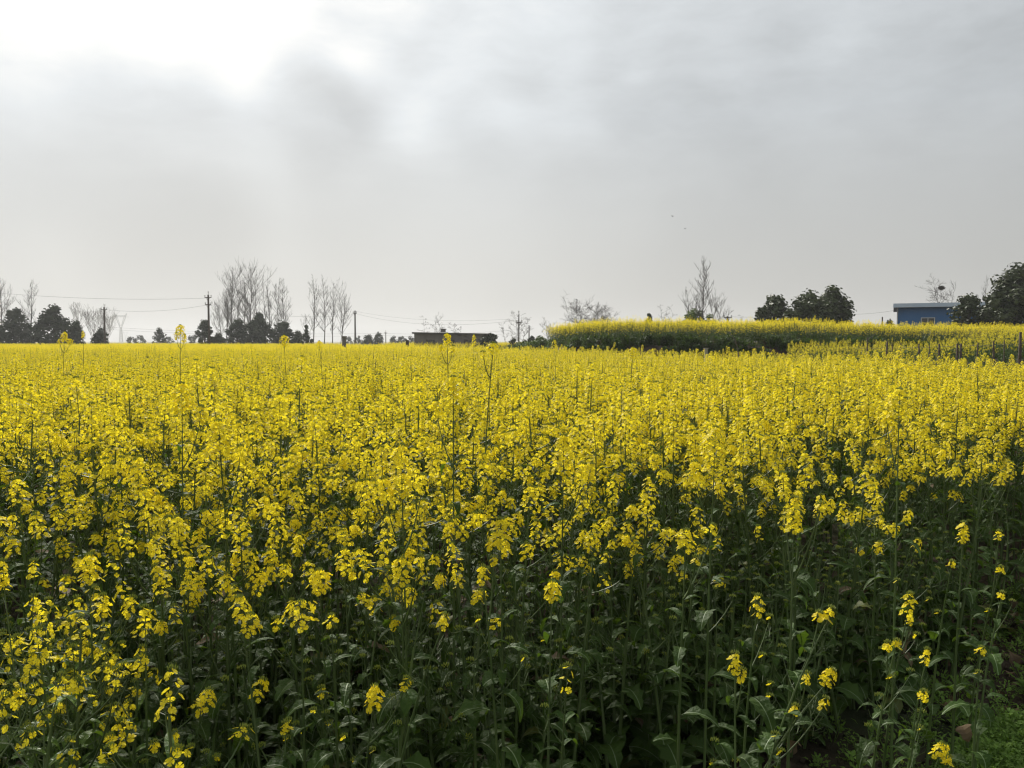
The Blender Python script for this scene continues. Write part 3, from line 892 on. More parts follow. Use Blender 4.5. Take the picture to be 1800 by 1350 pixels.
grassm = MB(); RGs = random.Random(9)
def blade_tuft(R, m, n=22, h=.35):
    o = MB()
    for k in range(n):
        ang = R.uniform(0, 6.28); r = R.uniform(0, .06); b = Vector((math.cos(ang) * r, math.sin(ang) * r, 0)); hh = h * R.uniform(.5, 1.1)
        d = Vector((math.cos(ang), math.sin(ang), 0)) * hh * R.uniform(.1, .6); w = Vector((-math.sin(ang), math.cos(ang), 0)) * .0028
        p = bez(b, b + Vector((0, 0, hh * .7)), b + d + Vector((0, 0, hh)), 3)
        for i in range(3):
            a1, a2 = 1 - i / 3.2, 1 - (i + 1) / 3.05
            o.face((p[i] - w * a1, p[i] + w * a1, p[i + 1] + w * a2, p[i + 1] - w * a2), m)
    return o
tufts = proto_collection("tuft", [blade_tuft(R0, M_LEAF_PALE, 14, R0.uniform(.2, .38)) for _ in range(4)])
pts = []
for k in range(260):
    y = RG.uniform(1.4, 2.5); x = -0.62 * y + RG.uniform(-.2, .5)
    pts.append((x, y, ground_h(x, y), 0, 0, RG.uniform(0, 6.28), RG.uniform(.8, 1.3), RG.randrange(4)))
scatter("grass", pts, tufts, "fresh green grass blades among the low plants in the bottom left corner", "grass")

def clod(R):
    o = MB(); n = 7; ph = [R.uniform(.6, 1.2) for _ in range(40)]
    rings = []
    for i in range(1, 4):
        th = math.pi * i / 4
        rings.append([(math.sin(th) * math.cos(2 * math.pi * j / n) * ph[i * 8 + j], math.sin(th) * math.sin(2 * math.pi * j / n) * ph[i * 8 + j], math.cos(th) * .7 * ph[i * 8 + j]) for j in range(n)])
    for j in range(n):
        k = (j + 1) % n
        o.face(((0, 0, .75), rings[0][j], rings[0][k]), mg)
        for i in range(2): o.face((rings[i][j], rings[i + 1][j], rings[i + 1][k], rings[i][k]), mg)
    return o
clods = proto_collection("clod", [clod(R0) for _ in range(5)])
pts = []
for k in range(7000):
    y = RG.uniform(1.9, 6.0); x = RG.uniform(-1.5, 4.2)
    if -1.1 < y - front_edge(x) < 1.0:
        pts.append((x, y, ground_h(x, y), RG.uniform(-3, 3), RG.uniform(-3, 3), RG.uniform(0, 6.28), RG.uniform(.006, .03) * RG.uniform(.5, 1.3), RG.randrange(5)))
scatter("soil_clods", pts, clods, "small brown clods of earth on the bare soil under the crop edge", "soil")
pts = []
for k in range(2600):
    y = RG.uniform(1.9, 6.0); x = RG.uniform(-1.5, 4.2)
    if -0.5 < y - front_edge(x) < .9 and noise.noise(Vector((x * 2.3, y * 2.3, 8))) > -.25:
        pts.append((x, y, ground_h(x, y) - .005, RG.uniform(-.2, .2), RG.uniform(-.2, .2), RG.uniform(0, 6.28), RG.uniform(.6, 1.5), RG.randrange(6)))
scatter("seedling_weeds", pts, herbs, "scattered small weeds on the soil between the rapeseed stems", "weeds")

deadl = proto_collection("dead_leaf", [leaf(R0, R0.uniform(.06, .13), R0.uniform(.02, .035), True, R0.uniform(2, 4), M_DRY, 6) for _ in range(5)])
pts = []
for k in range(1400):
    y = RG.uniform(2.2, 5.6); x = RG.uniform(-.5, 3.6)
    if -1.0 < y - front_edge(x) < .7 and RG.random() < .18 + .5 * sstep(1.2, 2.4, x):
        pts.append((x, y, ground_h(x, y) + RG.uniform(0, .02 if RG.random() < .8 else .3), RG.uniform(-.6, .6), RG.uniform(-.6, .6), RG.uniform(0, 6.28), RG.uniform(.6, 1.1), RG.randrange(5)))
scatter("dead_leaves", pts, deadl, "withered brown leaves lying on the soil under the right edge plants", "leaves")

bankw = proto_collection("bank_weed", [herb(R0, M_LEAF, 30, .35, .14) for _ in range(3)] + [blade_tuft(R0, M_DRY, 24, .5), blade_tuft(R0, M_LEAF_PALE, 30, .5)])
pts = []
for k in range(5200):
    x = RG.uniform(1.0, 34); f = ter_front(x); y = f - RG.uniform(-.2, 3.4)
    if y < 37 and x > 9 and y < 29.5: continue
    nn = noise.noise(Vector((x * .6, y * .8, 2)))
    if nn > -0.05: pts.append((x, y, ground_h(x, y) - .02, RG.uniform(-.3, .3), RG.uniform(-.3, .3), RG.uniform(0, 6.28), RG.uniform(.7, 1.5), RG.choice((0, 1, 2, 3, 4, 0, 1, 2))))
for k in range(900):
    x = RG.gauss(0.9, 2.4); y = RG.gauss(51, 3.2)
    pts.append((x, y, ground_h(x, y) - .02, 0, 0, RG.uniform(0, 6.28), RG.uniform(.8, 1.4), RG.randrange(5)))
scatter("bank_weeds", pts, bankw, "dark weeds and dry grass on the earth bank below the raised field", "weeds")

# ------------------------------------------------------------------ trees
def crown_mesh(R, w, h, zb, lobes, leafs, leaf_s, m, gap=0.0, cone=False):
    """leaf clumps scattered over lumpy lobes; w full width, h height of the crown, zb height of its bottom"""
    o = MB(); L = []
    for k in range(lobes):
        t = (k + R.random()) / lobes
        z = zb + h * (0.08 + 0.84 * t) * (R.uniform(.8, 1.0) if t > .5 else 1)
        prof = (1 - t) * 1.0 + 0.08 if cone else math.sin(math.pi * (0.30 + 0.63 * t)) ** 0.8
        lr = w * R.uniform(0.10, 0.185) * (0.6 if cone else 1); rr = max(0.0, w / 2 * prof - lr * .8) * math.sqrt(R.uniform(0.05, 1)); a = k * 2.399 + R.uniform(-.5, .5)
        z = min(z, zb + h - lr * .8); L.append((Vector((math.cos(a) * rr, math.sin(a) * rr, z)), lr))
    for k in range(leafs):
        c, r = R.choice(L)
        d = Vector((R.gauss(0, 1), R.gauss(0, 1), R.gauss(0, .8))).normalized()
        p = c + d * r * (R.random() ** 0.35) * R.uniform(.85, 1.12)
        if p.z < zb * .8: continue
        n = (d + Vector((R.uniform(-.7, .7), R.uniform(-.7, .7), R.uniform(-.3, .9)))).normalized()
        _, a, b = frame_of(n); s = leaf_s * R.uniform(.6, 1.3)
        o.face((p - a * s, p - b * s * .6, p + a * s, p + b * s * .6), m)
    return o, L

def evergreen(px, top_py, base_py, w_px, dist, label, seed, cone=False, lobes=26, dens=1.0, m=None, group="evergreen trees", ground=None, low=0.12, name="evergreen_tree", leafk=1.0):
    R = random.Random(seed)
    g0 = at(px, base_py, dist); top = at(px, top_py, dist)
    gz = ground_h(g0.x, g0.y) if ground is None else ground
    H = top.z - gz; w = w_px / F * dist * (1.18 if not cone else 1.0) * (1.35 if w_px < 23 else 1)
    root = thing(name, label, "tree" if name != "shrub" else "shrub", (g0.x, dist, gz), 0, group)
    zb = H * low
    n = int(2600 * dens)
    cr, L = crown_mesh(R, w, H - zb, zb, lobes, n, (0.032 * max(w, H * .5) + .05) * leafk, m or M_CROWN, cone=cone)
    link("crown", cr.mesh("crown"), root)
    tb = MB(); r0 = H * 0.024 + .03
    tb.tube([(0, 0, -.2), (R.uniform(-.03, .03) * H, 0, H * .35), (0, 0, H * .72)], [r0, r0 * .7, r0 * .25], M_BARK, 7)
    for c, r in L[:: 2]:
        z0 = H * R.uniform(.15, .5)
        if c.z < z0: z0 = c.z * .8
        tb.tube(bez(Vector((0, 0, z0)), Vector((c.x * .4, c.y * .4, z0 + (c.z - z0) * .5)), c, 3), [r0 * .4, r0 * .3, r0 * .2, r0 * .08], M_BARK, 4)
    link("trunk", tb.mesh("trunk", True), root)
    return root

def bare_tree(px, top_py, base_py, w_px, dist, label, seed, style='poplar', group="bare poplars", trunks=1, m=None, rk=1.0, ground=None, dens=1.0, lean=0.0, name="bare_tree"):
    R = random.Random(seed)
    g0 = at(px, base_py, dist); top = at(px, top_py, dist)
    gz = ground_h(g0.x, g0.y) if ground is None else ground
    H = top.z - gz; w = w_px / F * dist
    root = thing(name, label, "tree" if name != "shrub" else "shrub", (g0.x, dist, gz), 0, group)
    tr = MB(); tw = MB(); m = m or M_BARK
    rmin = dist * 0.000075
    def grow(mb, p0, d, L, r, depth):
        n = 4; pts_ = [p0]; p = p0.copy(); dd = d.copy()
        for i in range(n):
            bend = 0.10 if style == 'poplar' else 0.28
            dd = (dd + Vector((R.gauss(0, bend), R.gauss(0, bend), R.gauss(0.05 if style == 'poplar' else 0, bend * .6)))).normalized()
            p = p + dd * L / n; pts_.append(p.copy())
        mb.tube(pts_, [max(rmin, r * (1 - .75 * i / n)) for i in range(n + 1)], m, 3 if depth else 4)
        if depth < 2:
            k = int((5 if depth == 0 else 3) * dens + R.random())
            for j in range(k):
                t = R.uniform(.2, .95); q = pts_[min(n, int(t * n))]
                a = R.uniform(0, 6.28); sd = Vector((math.cos(a), math.sin(a), R.uniform(.0, .8) if style != 'poplar' else R.uniform(.6, 1.5)))
                grow(mb, q, (dd * .9 + sd.normalized() * .75).normalized(), L * R.uniform(.35, .6), r * .5, depth + 1)
    for tk in range(trunks):
        off = Vector((0, 0, 0)) if trunks == 1 else Vector((R.uniform(-.12, .12) * w, R.uniform(-.1, .1) * w, 0))
        Ht = H * (1 if tk == 0 else R.uniform(.75, .95))
        tilt = 0 if trunks == 1 else (tk / (trunks - 1) - .5) * w * .7
        pts_ = [off + Vector((0, 0, -.2))]
        n = 10; ph = R.uniform(0, 6)
        for i in range(1, n + 1):
            t = i / n
            pts_.append(off + Vector(((tilt + lean * H) * t + math.sin(t * 5 + ph) * H * .012, math.cos(t * 4 + ph) * H * .012, Ht * t)))
        r0 = H * (.011 if style == 'poplar' else .014) * rk / (1 if trunks == 1 else 1.4)
        tr.tube(pts_, [max(rmin * 1.1, r0 * (1 - .93 * i / n)) for i in range(n + 1)], m, 6)
        if style == 'poplar':
            nb = int(38 * dens)
            for j in range(nb):
                t = .22 + .76 * (j + R.random()) / nb
                i = min(n - 1, int(t * n)); p = pts_[i].lerp(pts_[i + 1], t * n - i)
                a = R.uniform(0, 6.28); pr = math.sin(math.pi * min(1, (t * .8 + .12))) 
                Lb = (w / 2) * (1.5 + 1.3 * (1 - t)) * R.uniform(.6, 1.25) * (.5 + pr * .6) * (.35 if t > .9 else 1)
                up = R.uniform(.9, 1.8)
                grow(tw, p, Vector((math.cos(a), math.sin(a), up)).normalized(), Lb, r0 * (1 - t) * .45 + rmin, 1 if t > .8 else 0)
        else:
            nb = int(16 * dens)
            for j in range(nb):
                t = (.25 if trunks == 1 else .3) + .7 * (j + R.random()) / nb
                i = min(n - 1, int(t * n)); p = pts_[i].lerp(pts_[i + 1], t * n - i)
                a = R.uniform(0, 6.28)
                grow(tw, p, Vector((math.cos(a), math.sin(a), R.uniform(.25, 1.1))).normalized(), w / 2 * R.uniform(.5, 1.05), r0 * (1 - t) * .6 + rmin, 0)
    link("trunk", tr.mesh("trunk", True), root); link("crown", tw.mesh("crown"), root)
    return root

EG = [
 (2, 570, 600, 30, 118, "dark evergreen cut by the left border of the view", False),
 (27, 527, 600, 50, 120, "tall rounded dark evergreen at the far left beside the thin poplar", False),
 (50, 570, 600, 22, 122, "small dark evergreen filling the foot of the tall rounded one", False),
 (95, 531, 600, 66, 118, "broadest round dark evergreen on the left horizon", False),
 (134, 560, 600, 36, 118, "dark evergreen bulging from the right flank of the broad round one", False),
 (176, 574, 600, 30, 120, "low dark bushy evergreen at the foot of the pole with bird-like top arms", False),
 (281, 572, 600, 18, 170, "small solitary upright evergreen on the open horizon", False),
 (361, 556, 600, 32, 125, "dark evergreen behind the tallest utility pole", False),
 (384, 582, 600, 26, 126, "low evergreen joining the pole tree to the long clump", False),
 (418, 556, 600, 44, 130, "first evergreen of the long dark clump under the poplars", False),
 (454, 548, 600, 56, 130, "highest rounded evergreen of the long dark clump under the poplars", False),
 (497, 560, 600, 44, 130, "last and loosest evergreen of the long dark clump under the poplars", False),
 (523, 578, 600, 22, 131, "low evergreen between the long clump and the pointed one", False),
 (539, 568, 600, 32, 128, "pointed cone shaped evergreen just before the row of thin poplars", True),
 (647, 588, 600, 20, 200, "low dark bush right of the bare concrete pole", False),
 (665, 583, 600, 18, 200, "uneven small evergreen beside the short distant pole", False),
 (864, 579, 600, 26, 88, "dark shrub mound over the right end of the brick building", False),
 (1141, 542, 562, 14, 90, "small evergreen tip showing above the raised field", False),
 (1362, 512, 565, 70, 62, "loose leaved evergreen, first of the three on the raised field", False),
 (1420, 507, 565, 92, 60, "densest evergreen, middle of the three on the raised field", False),
 (1464, 498, 565, 74, 61, "tallest open crowned evergreen, last of the three on the raised field", False),
 (1564, 557, 566, 16, 66, "very small dark shrub beside the corner of the blue shed", False),
 (1704, 507, 566, 64, 58, "evergreen covering the middle of the blue shed", False),
 (1735, 512, 566, 36, 57, "evergreen squeezed between the shed tree and the tallest one", False),
 (1788, 455, 566, 112, 55, "tallest and broadest evergreen at the right border beside the blue shed", False),
]
for i, (px, tp, bp_, w, d, lab, cone) in enumerate(EG):
    near = d < 70
    evergreen(px, tp, bp_, w, d, lab, 300 + i, cone, m=M_CROWN_NEAR if near else None, lobes=46 if near else 30, dens=(2.2 if w > 100 else 1.2 if w > 68 else 0.72 if near else 1.0) * (0.5 if w < 24 else 1), group="dark evergreen trees along the horizon", low=0.10 if not near else .2, leafk=(.9 if w < 80 else .72) if near else 1)
evergreen(1220, 537, 562, 46, 75, "fresh green leafy shrub at the foot of the tall bare poplar", 391, m=M_CROWN_FRESH, group="green shrubs", name="shrub", dens=.5)
evergreen(1247, 548, 562, 22, 76, "small fresh green shrub just right of the poplar trunk", 392, m=M_CROWN_FRESH, group="green shrubs", name="shrub", dens=.3)

BT = [
 (2, 478, 600, 26, 150, "tall bare poplar cut by the left border", 'poplar', 1, 1),
 (56, 496, 600, 26, 160, "thin bare poplar between the two large left evergreens", 'poplar', 1, .8),
 (137, 532, 600, 26, 210, "faint bare tree behind the small evergreen at left", 'poplar', 1, .7),
 (166, 548, 600, 26, 210, "faint bare tree left of the armed pole", 'poplar', 2, .6),
 (188, 545, 600, 26, 210, "faint bare tree right of the armed pole", 'poplar', 2, .6),
 (388, 528, 600, 26, 160, "short bare poplar at the left end of the main row", 'poplar', 1, .8),
 (399, 512, 600, 26, 160, "second bare poplar of the main row, slightly bent", 'poplar', 1, .8),
 (409, 470, 600, 38, 150, "wide bare poplar above the left of the dark clump", 'poplar', 1, 1),
 (418, 510, 600, 18, 156, "slim bare poplar squeezed behind the wide one", 'poplar', 1, .6),
 (430, 488, 600, 20, 156, "slim bare poplar just left of the tallest one", 'poplar', 1, .7),
 (441, 464, 600, 40, 150, "tallest and fullest bare poplar above the dark clump", 'poplar', 1, 1.1),
 (452, 498, 600, 18, 158, "slim bare poplar right beside the tallest one", 'poplar', 1, .6),
 (466, 490, 600, 14, 160, "straight narrow bare poplar, left of a close pair", 'poplar', 1, .6),
 (473, 488, 600, 18, 160, "narrow bare poplar, right of a close pair", 'poplar', 1, .7),
 (491, 487, 600, 22, 155, "bare poplar above the loose right end of the clump", 'poplar', 1, .9),
 (500, 489, 600, 18, 155, "last bare poplar over the dark clump", 'poplar', 1, .8),
 (552, 482, 600, 22, 150, "crooked topped bare poplar, first of the sparse row", 'poplar', 1, .75),
 (538, 552, 600, 14, 160, "tiny bare tree sticking out of the pointed evergreen", 'poplar', 1, .5),
 (570, 484, 600, 22, 150, "second bare poplar of the sparse row", 'poplar', 1, .8),
 (586, 495, 600, 18, 150, "third bare poplar of the sparse row", 'poplar', 1, .7),
 (601, 492, 600, 26, 150, "forked bare poplar ending the sparse row", 'poplar', 2, .6),
 (755, 556, 590, 26, 112, "spindly bare tree behind the left roof of the brick building", 'round', 2, .7),
 (784, 558, 590, 34, 112, "bare tree behind the chimney of the brick building", 'round', 2, .8),
 (803, 572, 592, 18, 112, "low bare bush behind the middle of the brick building", 'round', 2, .7),
 (893, 570, 600, 22, 95, "small bare bush left of the tall pole by the mound", 'round', 2, .8),
 (914, 553, 600, 38, 95, "bare rounded tree around the tall pole by the mound", 'round', 2, .9),
 (962, 568, 600, 34, 100, "faint bare brush behind the left end of the raised field", 'round', 3, .6),
 (1170, 546, 562, 36, 100, "faint bare brush above the raised field beside the small evergreen", 'round', 3, .6),
 (1235, 449, 562, 25, 74, "tall slender bare poplar rising alone above the raised field", 'poplar', 1, 1.0),
 (1213, 505, 562, 26, 80, "thin bare sapling left of the tall lone poplar", 'poplar', 2, .5),
 (1254, 520, 562, 30, 77, "bare sapling right of the tall lone poplar", 'poplar', 2, .6),
 (1655, 492, 545, 56, 92, "round topped bare tree with a bird nest behind the blue shed", 'round', 4, .9),
 (1733, 483, 545, 16, 110, "faint bare poplar beside the tallest evergreen", 'poplar', 1, .6),
 (1292, 551, 562, 34, 120, "faint low bare brush beside the single post top", 'round', 2, .4),
]
nest_at = None
for i, (px, tp, bp_, w, d, lab, st, tk, dn) in enumerate(BT):
    r = bare_tree(px, tp, bp_, w, d, lab, 500 + i, st, "bare leafless trees along the horizon", tk, dens=dn, m=M_BARK if i % 2 else M_BARK_PALE, rk=.8 if st == 'poplar' else .6, ground=(0.0 if px < 940 else 1.3))
# sprawling bare bush at the left end of the raised field
for i, (px, tp, w, lab, tk) in enumerate([(1006, 526, 50, "sprawling bare bush with long whips at the left end of the raised field", 3), (1030, 541, 60, "dense thorny bare bush, middle of the tangle on the raised field", 4), (1060, 544, 50, "low bare bush at the right of the tangle on the raised field", 3)]):
    bare_tree(px, tp, 572, w, 56, lab, 560 + i, 'round', "bare bushes at the raised field", tk, dens=(.6, 1.1, 1.1)[i], m=M_BARK, rk=.6, ground=1.2, name="shrub")

# low bushes dotting the left horizon
for i, (px, tp, w, lab) in enumerate([
 (230, 591, 16, "tiny bush right of the faint pylon"), (247, 589, 18, "tiny bush between the pylon and the solitary evergreen"), (297, 591, 16, "tiny bush right of the solitary evergreen"),
 (340, 586, 22, "small pointed bush left of the tallest pole"), (612, 590, 14, "tiny bush left of the bare concrete pole"), (630, 590, 14, "tiny bush right at the bare concrete pole"),
 (690, 588, 16, "low bush behind the far strip of crop"), (706, 589, 18, "low bush left of the brick building"), (722, 590, 16, "low bush touching the brick building"),
 (935, 590, 30, "low bush on the earth mound"), (902, 592, 28, "low bush under the bare rounded tree"), (848, 590, 18, "low bush at the right foot of the brick building"), ]):
    evergreen(px, tp, 600, w, 260 if px < 800 else 82, lab, 700 + i, group="low bushes on the horizon", name="shrub", dens=.22, lobes=9)
evergreen(950, 588, 602, 36, 50, "rounded yellow green flowering bush left of the raised field", 720, m=M_CROWN_FRESH, group="green shrubs", name="shrub", dens=.6, leafk=.7)

# ------------------------------------------------------------------ utility poles and lines
def pole(px, top_py, dist, label, arms, top_extra=True, m=None, r=0.13, gz=0.0):
    t = at(px, top_py, dist); H = t.z - gz
    root = thing("utility_pole", label, "utility pole", (t.x, dist, gz), 0, "utility poles across the fields")
    b = MB(); b.tube([(0, 0, -.3), (0, 0, H)], [r * 1.25, r * .8], m or M_CONC, 8, True)
    link("pole_shaft", b.mesh("pole_shaft", True), root)
    for (dz_, half) in arms:
        z = H - dz_
        c = MB(); c.box((-half, -.06, z - .05), (half, -.14, z + .05), M_WOOD)
        c.tube([(-half * .6, -.1, z - .04), (0, -.1, z - .45)], .02, M_WOOD, 4); c.tube([(half * .6, -.1, z - .04), (0, -.1, z - .45)], .02, M_WOOD, 4)
        a = link("cross_arm", c.mesh("cross_arm"), root)
        for sx in (-.92, .92):
            q = MB(); x = half * sx
            q.tube([(x, -.1, z + .05), (x, -.1, z + .13), (x, -.1, z + .15), (x, -.1, z + .25), (x, -.1, z + .28)], [.03, .03, .07, .07, .03], M_CERAM, 8, True)
            link("insulator", q.mesh("insulator", True), a)
    if top_extra:
        q = MB(); q.tube([(0, 0, H), (0, 0, H + .25), (0, 0, H + .27), (0, 0, H + .42)], [.03, .03, .07, .05], M_CERAM, 8, True)
        link("insulator", q.mesh("insulator", True), root)
    return t
pole(183, 540, 118, "utility pole with short raised arms behind the low bushy evergreen at left", [(.35, .45)], m=M_WOOD)
pole(366, 518, 105, "tallest dark utility pole with two cross arms on the left horizon", [(.35, .42), (1.25, .38)], m=M_WOOD, r=.13)
pole(624, 546, 125, "bare concrete utility pole with a small top arm right of the thin poplars", [(.4, .25)], top_extra=False)
pole(678, 583, 240, "short distant utility pole left of the brick building", [(.4, .4)])
pole(912, 553, 92, "thin utility pole rising from the bare rounded tree by the mound", [(.9, .3)], r=.08)
pole(930, 572, 92, "short pole right beside the bare rounded tree", [], False, r=.08)
pole(1279, 556, 95, "pole top with one arm peeping above the raised field", [(.15, .45)], False, m=M_WOOD, gz=1.3)
pole(1551, 557, 66, "thin dark post top left of the blue shed", [], False, m=M_WOOD, r=.06, gz=1.4)

def wire(pts_, label, r=.012, sag=0.5, grp="overhead wires"):
    b = MB(); P3 = []
    for i in range(len(pts_) - 1):
        a, c = pts_[i], pts_[i + 1]
        for k in range(13):
            if i and k == 0: continue
            t = k / 12; p = a.lerp(c, t); p.z -= sag * 4 * t * (1 - t); P3.append(p)
    o0 = P3[0].copy()
    b.tube([p - o0 for p in P3], r, M_WIRE, 4)
    o = link("overhead_wire", b.mesh("overhead_wire"), None, o0)
    tag(o, label, "wire", grp)
wire([at(-60, 510, 100), at(365, 524, 105)], "highest wire running from the left border down to the tallest pole", .013, .5)
wire([at(366, 536, 105), at(624, 553, 125)], "wire from the tallest pole to the bare concrete pole behind the poplars", .013, .8)
wire([at(120, 541, 122), at(182, 544, 118), at(365, 536, 105)], "wire from the armed left pole to the tallest pole", .012, .5)
wire([at(624, 547, 125), at(912, 560, 92), ], "upper wire from the concrete pole towards the bare rounded tree", .009, .7)
wire([at(624, 551, 125), at(912, 563, 92)], "lower wire from the concrete pole towards the bare rounded tree", .011, 1.0)
wire([at(190, 575, 240), at(678, 586, 240), at(930, 577, 240)], "faint upper wire crossing behind the brick building", .02, .8)
wire([at(190, 579, 240), at(678, 590, 240), at(930, 583, 240)], "faint lower wire crossing behind the brick building", .02, .8)
wire([at(1240, 555, 95), at(1279, 556, 95), at(1345, 556, 95)], "short wire over the lone pole top above the raised field", .010, .1)
wire([at(1480, 552, 80), at(1570, 546, 70.5)], "wire from the last of three evergreens to the corner of the blue shed", .012, .12)

# transmission pylon far away
def pylon(px, top_py, dist, label, H):
    g0 = at(px, 600, dist)
    root = thing("transmission_pylon", label, "pylon", (g0.x, dist, 0), .2, "distant pylons")
    def bar(b, a, c, r=.17): b.tube([a, c], r, M_STEEL, 4)
    legs = MB(); wz = H * .52
    for sx in (-1, 1):
        for sy in (-1, 1):
            bar(legs, (sx * 1.7, sy * 1.7, -.5), (sx * .8, sy * .8, wz), .2)
    for k in range(6):
        z0, z1 = wz * k / 6, wz * (k + 1) / 6
        w0, w1 = 1.7 - .9 * k / 6, 1.7 - .9 * (k + 1) / 6
        for s in (-1, 1):
            for q in (-1, 1):
                bar(legs, (-w0 * q, s * w0, z0), (w1 * q, s * w1, z1), .1); bar(legs, (s * w0, -w0 * q, z0), (s * w1, w1 * q, z1), .1)
            bar(legs, (-w1, s * w1, z1), (w1, s * w1, z1), .1)
    link("lattice_leg", legs.mesh("lattice_leg"), root)
    head = MB(); hz_ = H * .88
    for s in (-1, 1):
        for y_ in (-.8, .8):
            bar(head, (s * .9, y_, wz), (s * 5.4, y_, hz_), .2); bar(head, (s * .5, y_, wz + 1.4), (s * 3.6, y_, hz_), .16)
            bar(head, (s * 5.4, y_, hz_), (s * 6.6, y_, H), .18); bar(head, (s * 3.6, y_, hz_), (s * 6.6, y_, H), .14)
        for k in range(4):
            t = (k + .5) / 4; bar(head, (s * (.9 + 4.5 * t), .8, wz + (hz_ - wz) * t), (s * (.5 + 3.1 * t), -.8, wz + 1.4 + (hz_ - wz - 1.4) * t), .1)
    link("lattice_head", head.mesh("lattice_head"), root)
    arm = MB()
    for y_ in (-.8, .8):
        bar(arm, (-8.6, 0, hz_), (8.6, 0, hz_), .2); bar(arm, (-5.6, y_, hz_ + 1.6), (5.6, y_, hz_ + 1.6), .15)
        for k in range(8): bar(arm, (-5.6 + 1.4 * k, y_, hz_ + 1.6 * (k % 2)), (-5.6 + 1.4 * (k + 1), y_, hz_ + 1.6 * ((k + 1) % 2)), .1)
    link("cross_arm", arm.mesh("cross_arm"), root)
    return root
H1 = (600 - 551) / F * 950 + 1.6
pylon(213, 551, 950, "large faint lattice transmission pylon with a wide fork shaped head", H1)
pylon(221, 583, 2300, "tiny fainter lattice pylon just right of the large one", H1 * .85)

# ------------------------------------------------------------------ buildings
def brick_building():
    D0 = 88.0
    l = at(728, 583.5, D0); r_ = at(857, 586, D0)
    w = r_.x - l.x; H = l.z; dpt = 6.0
    root = thing("brick_building", "long low grey brick building with a flat roof line and a chimney", "building", (l.x, D0, 0), 0)
    b = MB(); b.box((0, 0, -.3), (w, dpt, H - .18), M_BRICK); link("wall", b.mesh("wall"), root)
    b = MB(); t = .16; ov = .22
    b.v += [(-ov, -ov, H - .18), (w + ov, -ov, H - .32), (w + ov, dpt + ov, H - .32), (-ov, dpt + ov, H - .18), (-ov, -ov, H - .18 + t), (w + ov, -ov, H - .32 + t), (w + ov, dpt + ov, H - .32 + t), (-ov, dpt + ov, H - .18 + t)]
    i = b.mi(M_TILE)
    for q in ((0, 3, 2, 1), (4, 5, 6, 7), (0, 1, 5, 4), (1, 2, 6, 5), (2, 3, 7, 6), (3, 0, 4, 7)): b.f.append(q); b.m.append(i)
    rf = link("roof", b.mesh("roof"), root)
    # wavy tile ends on the eave
    c0 = at(778, 579, D0)
    b = MB(); x = c0.x - l.x; b.box((x - .24, .6, H - .04), (x + .24, 1.1, H + .26), M_BRICK); b.box((x - .31, .53, H + .26), (x + .31, 1.17, H + .34), M_TILE)
    link("chimney", b.mesh("chimney"), rf)
    for x0 in (1.3, 3.4, 5.3):
        b = MB(); b.box((x0, -.03, .9), (x0 + .8, .05, 1.75), M_GLASS); wn_ = link("window", b.mesh("window"), root)
        b = MB(); b.box((x0 - .06, -.05, .84), (x0, .02, 1.81), M_WOOD); b.box((x0 + .8, -.05, .84), (x0 + .86, .02, 1.81), M_WOOD); b.box((x0, -.05, 1.75), (x0 + .8, .02, 1.81), M_WOOD); b.box((x0, -.05, .84), (x0 + .8, .02, .9), M_WOOD); b.box((x0 + .37, -.05, .9), (x0 + .43, -.035, 1.75), M_WOOD)
        link("frame", b.mesh("frame"), wn_)
brick_building()

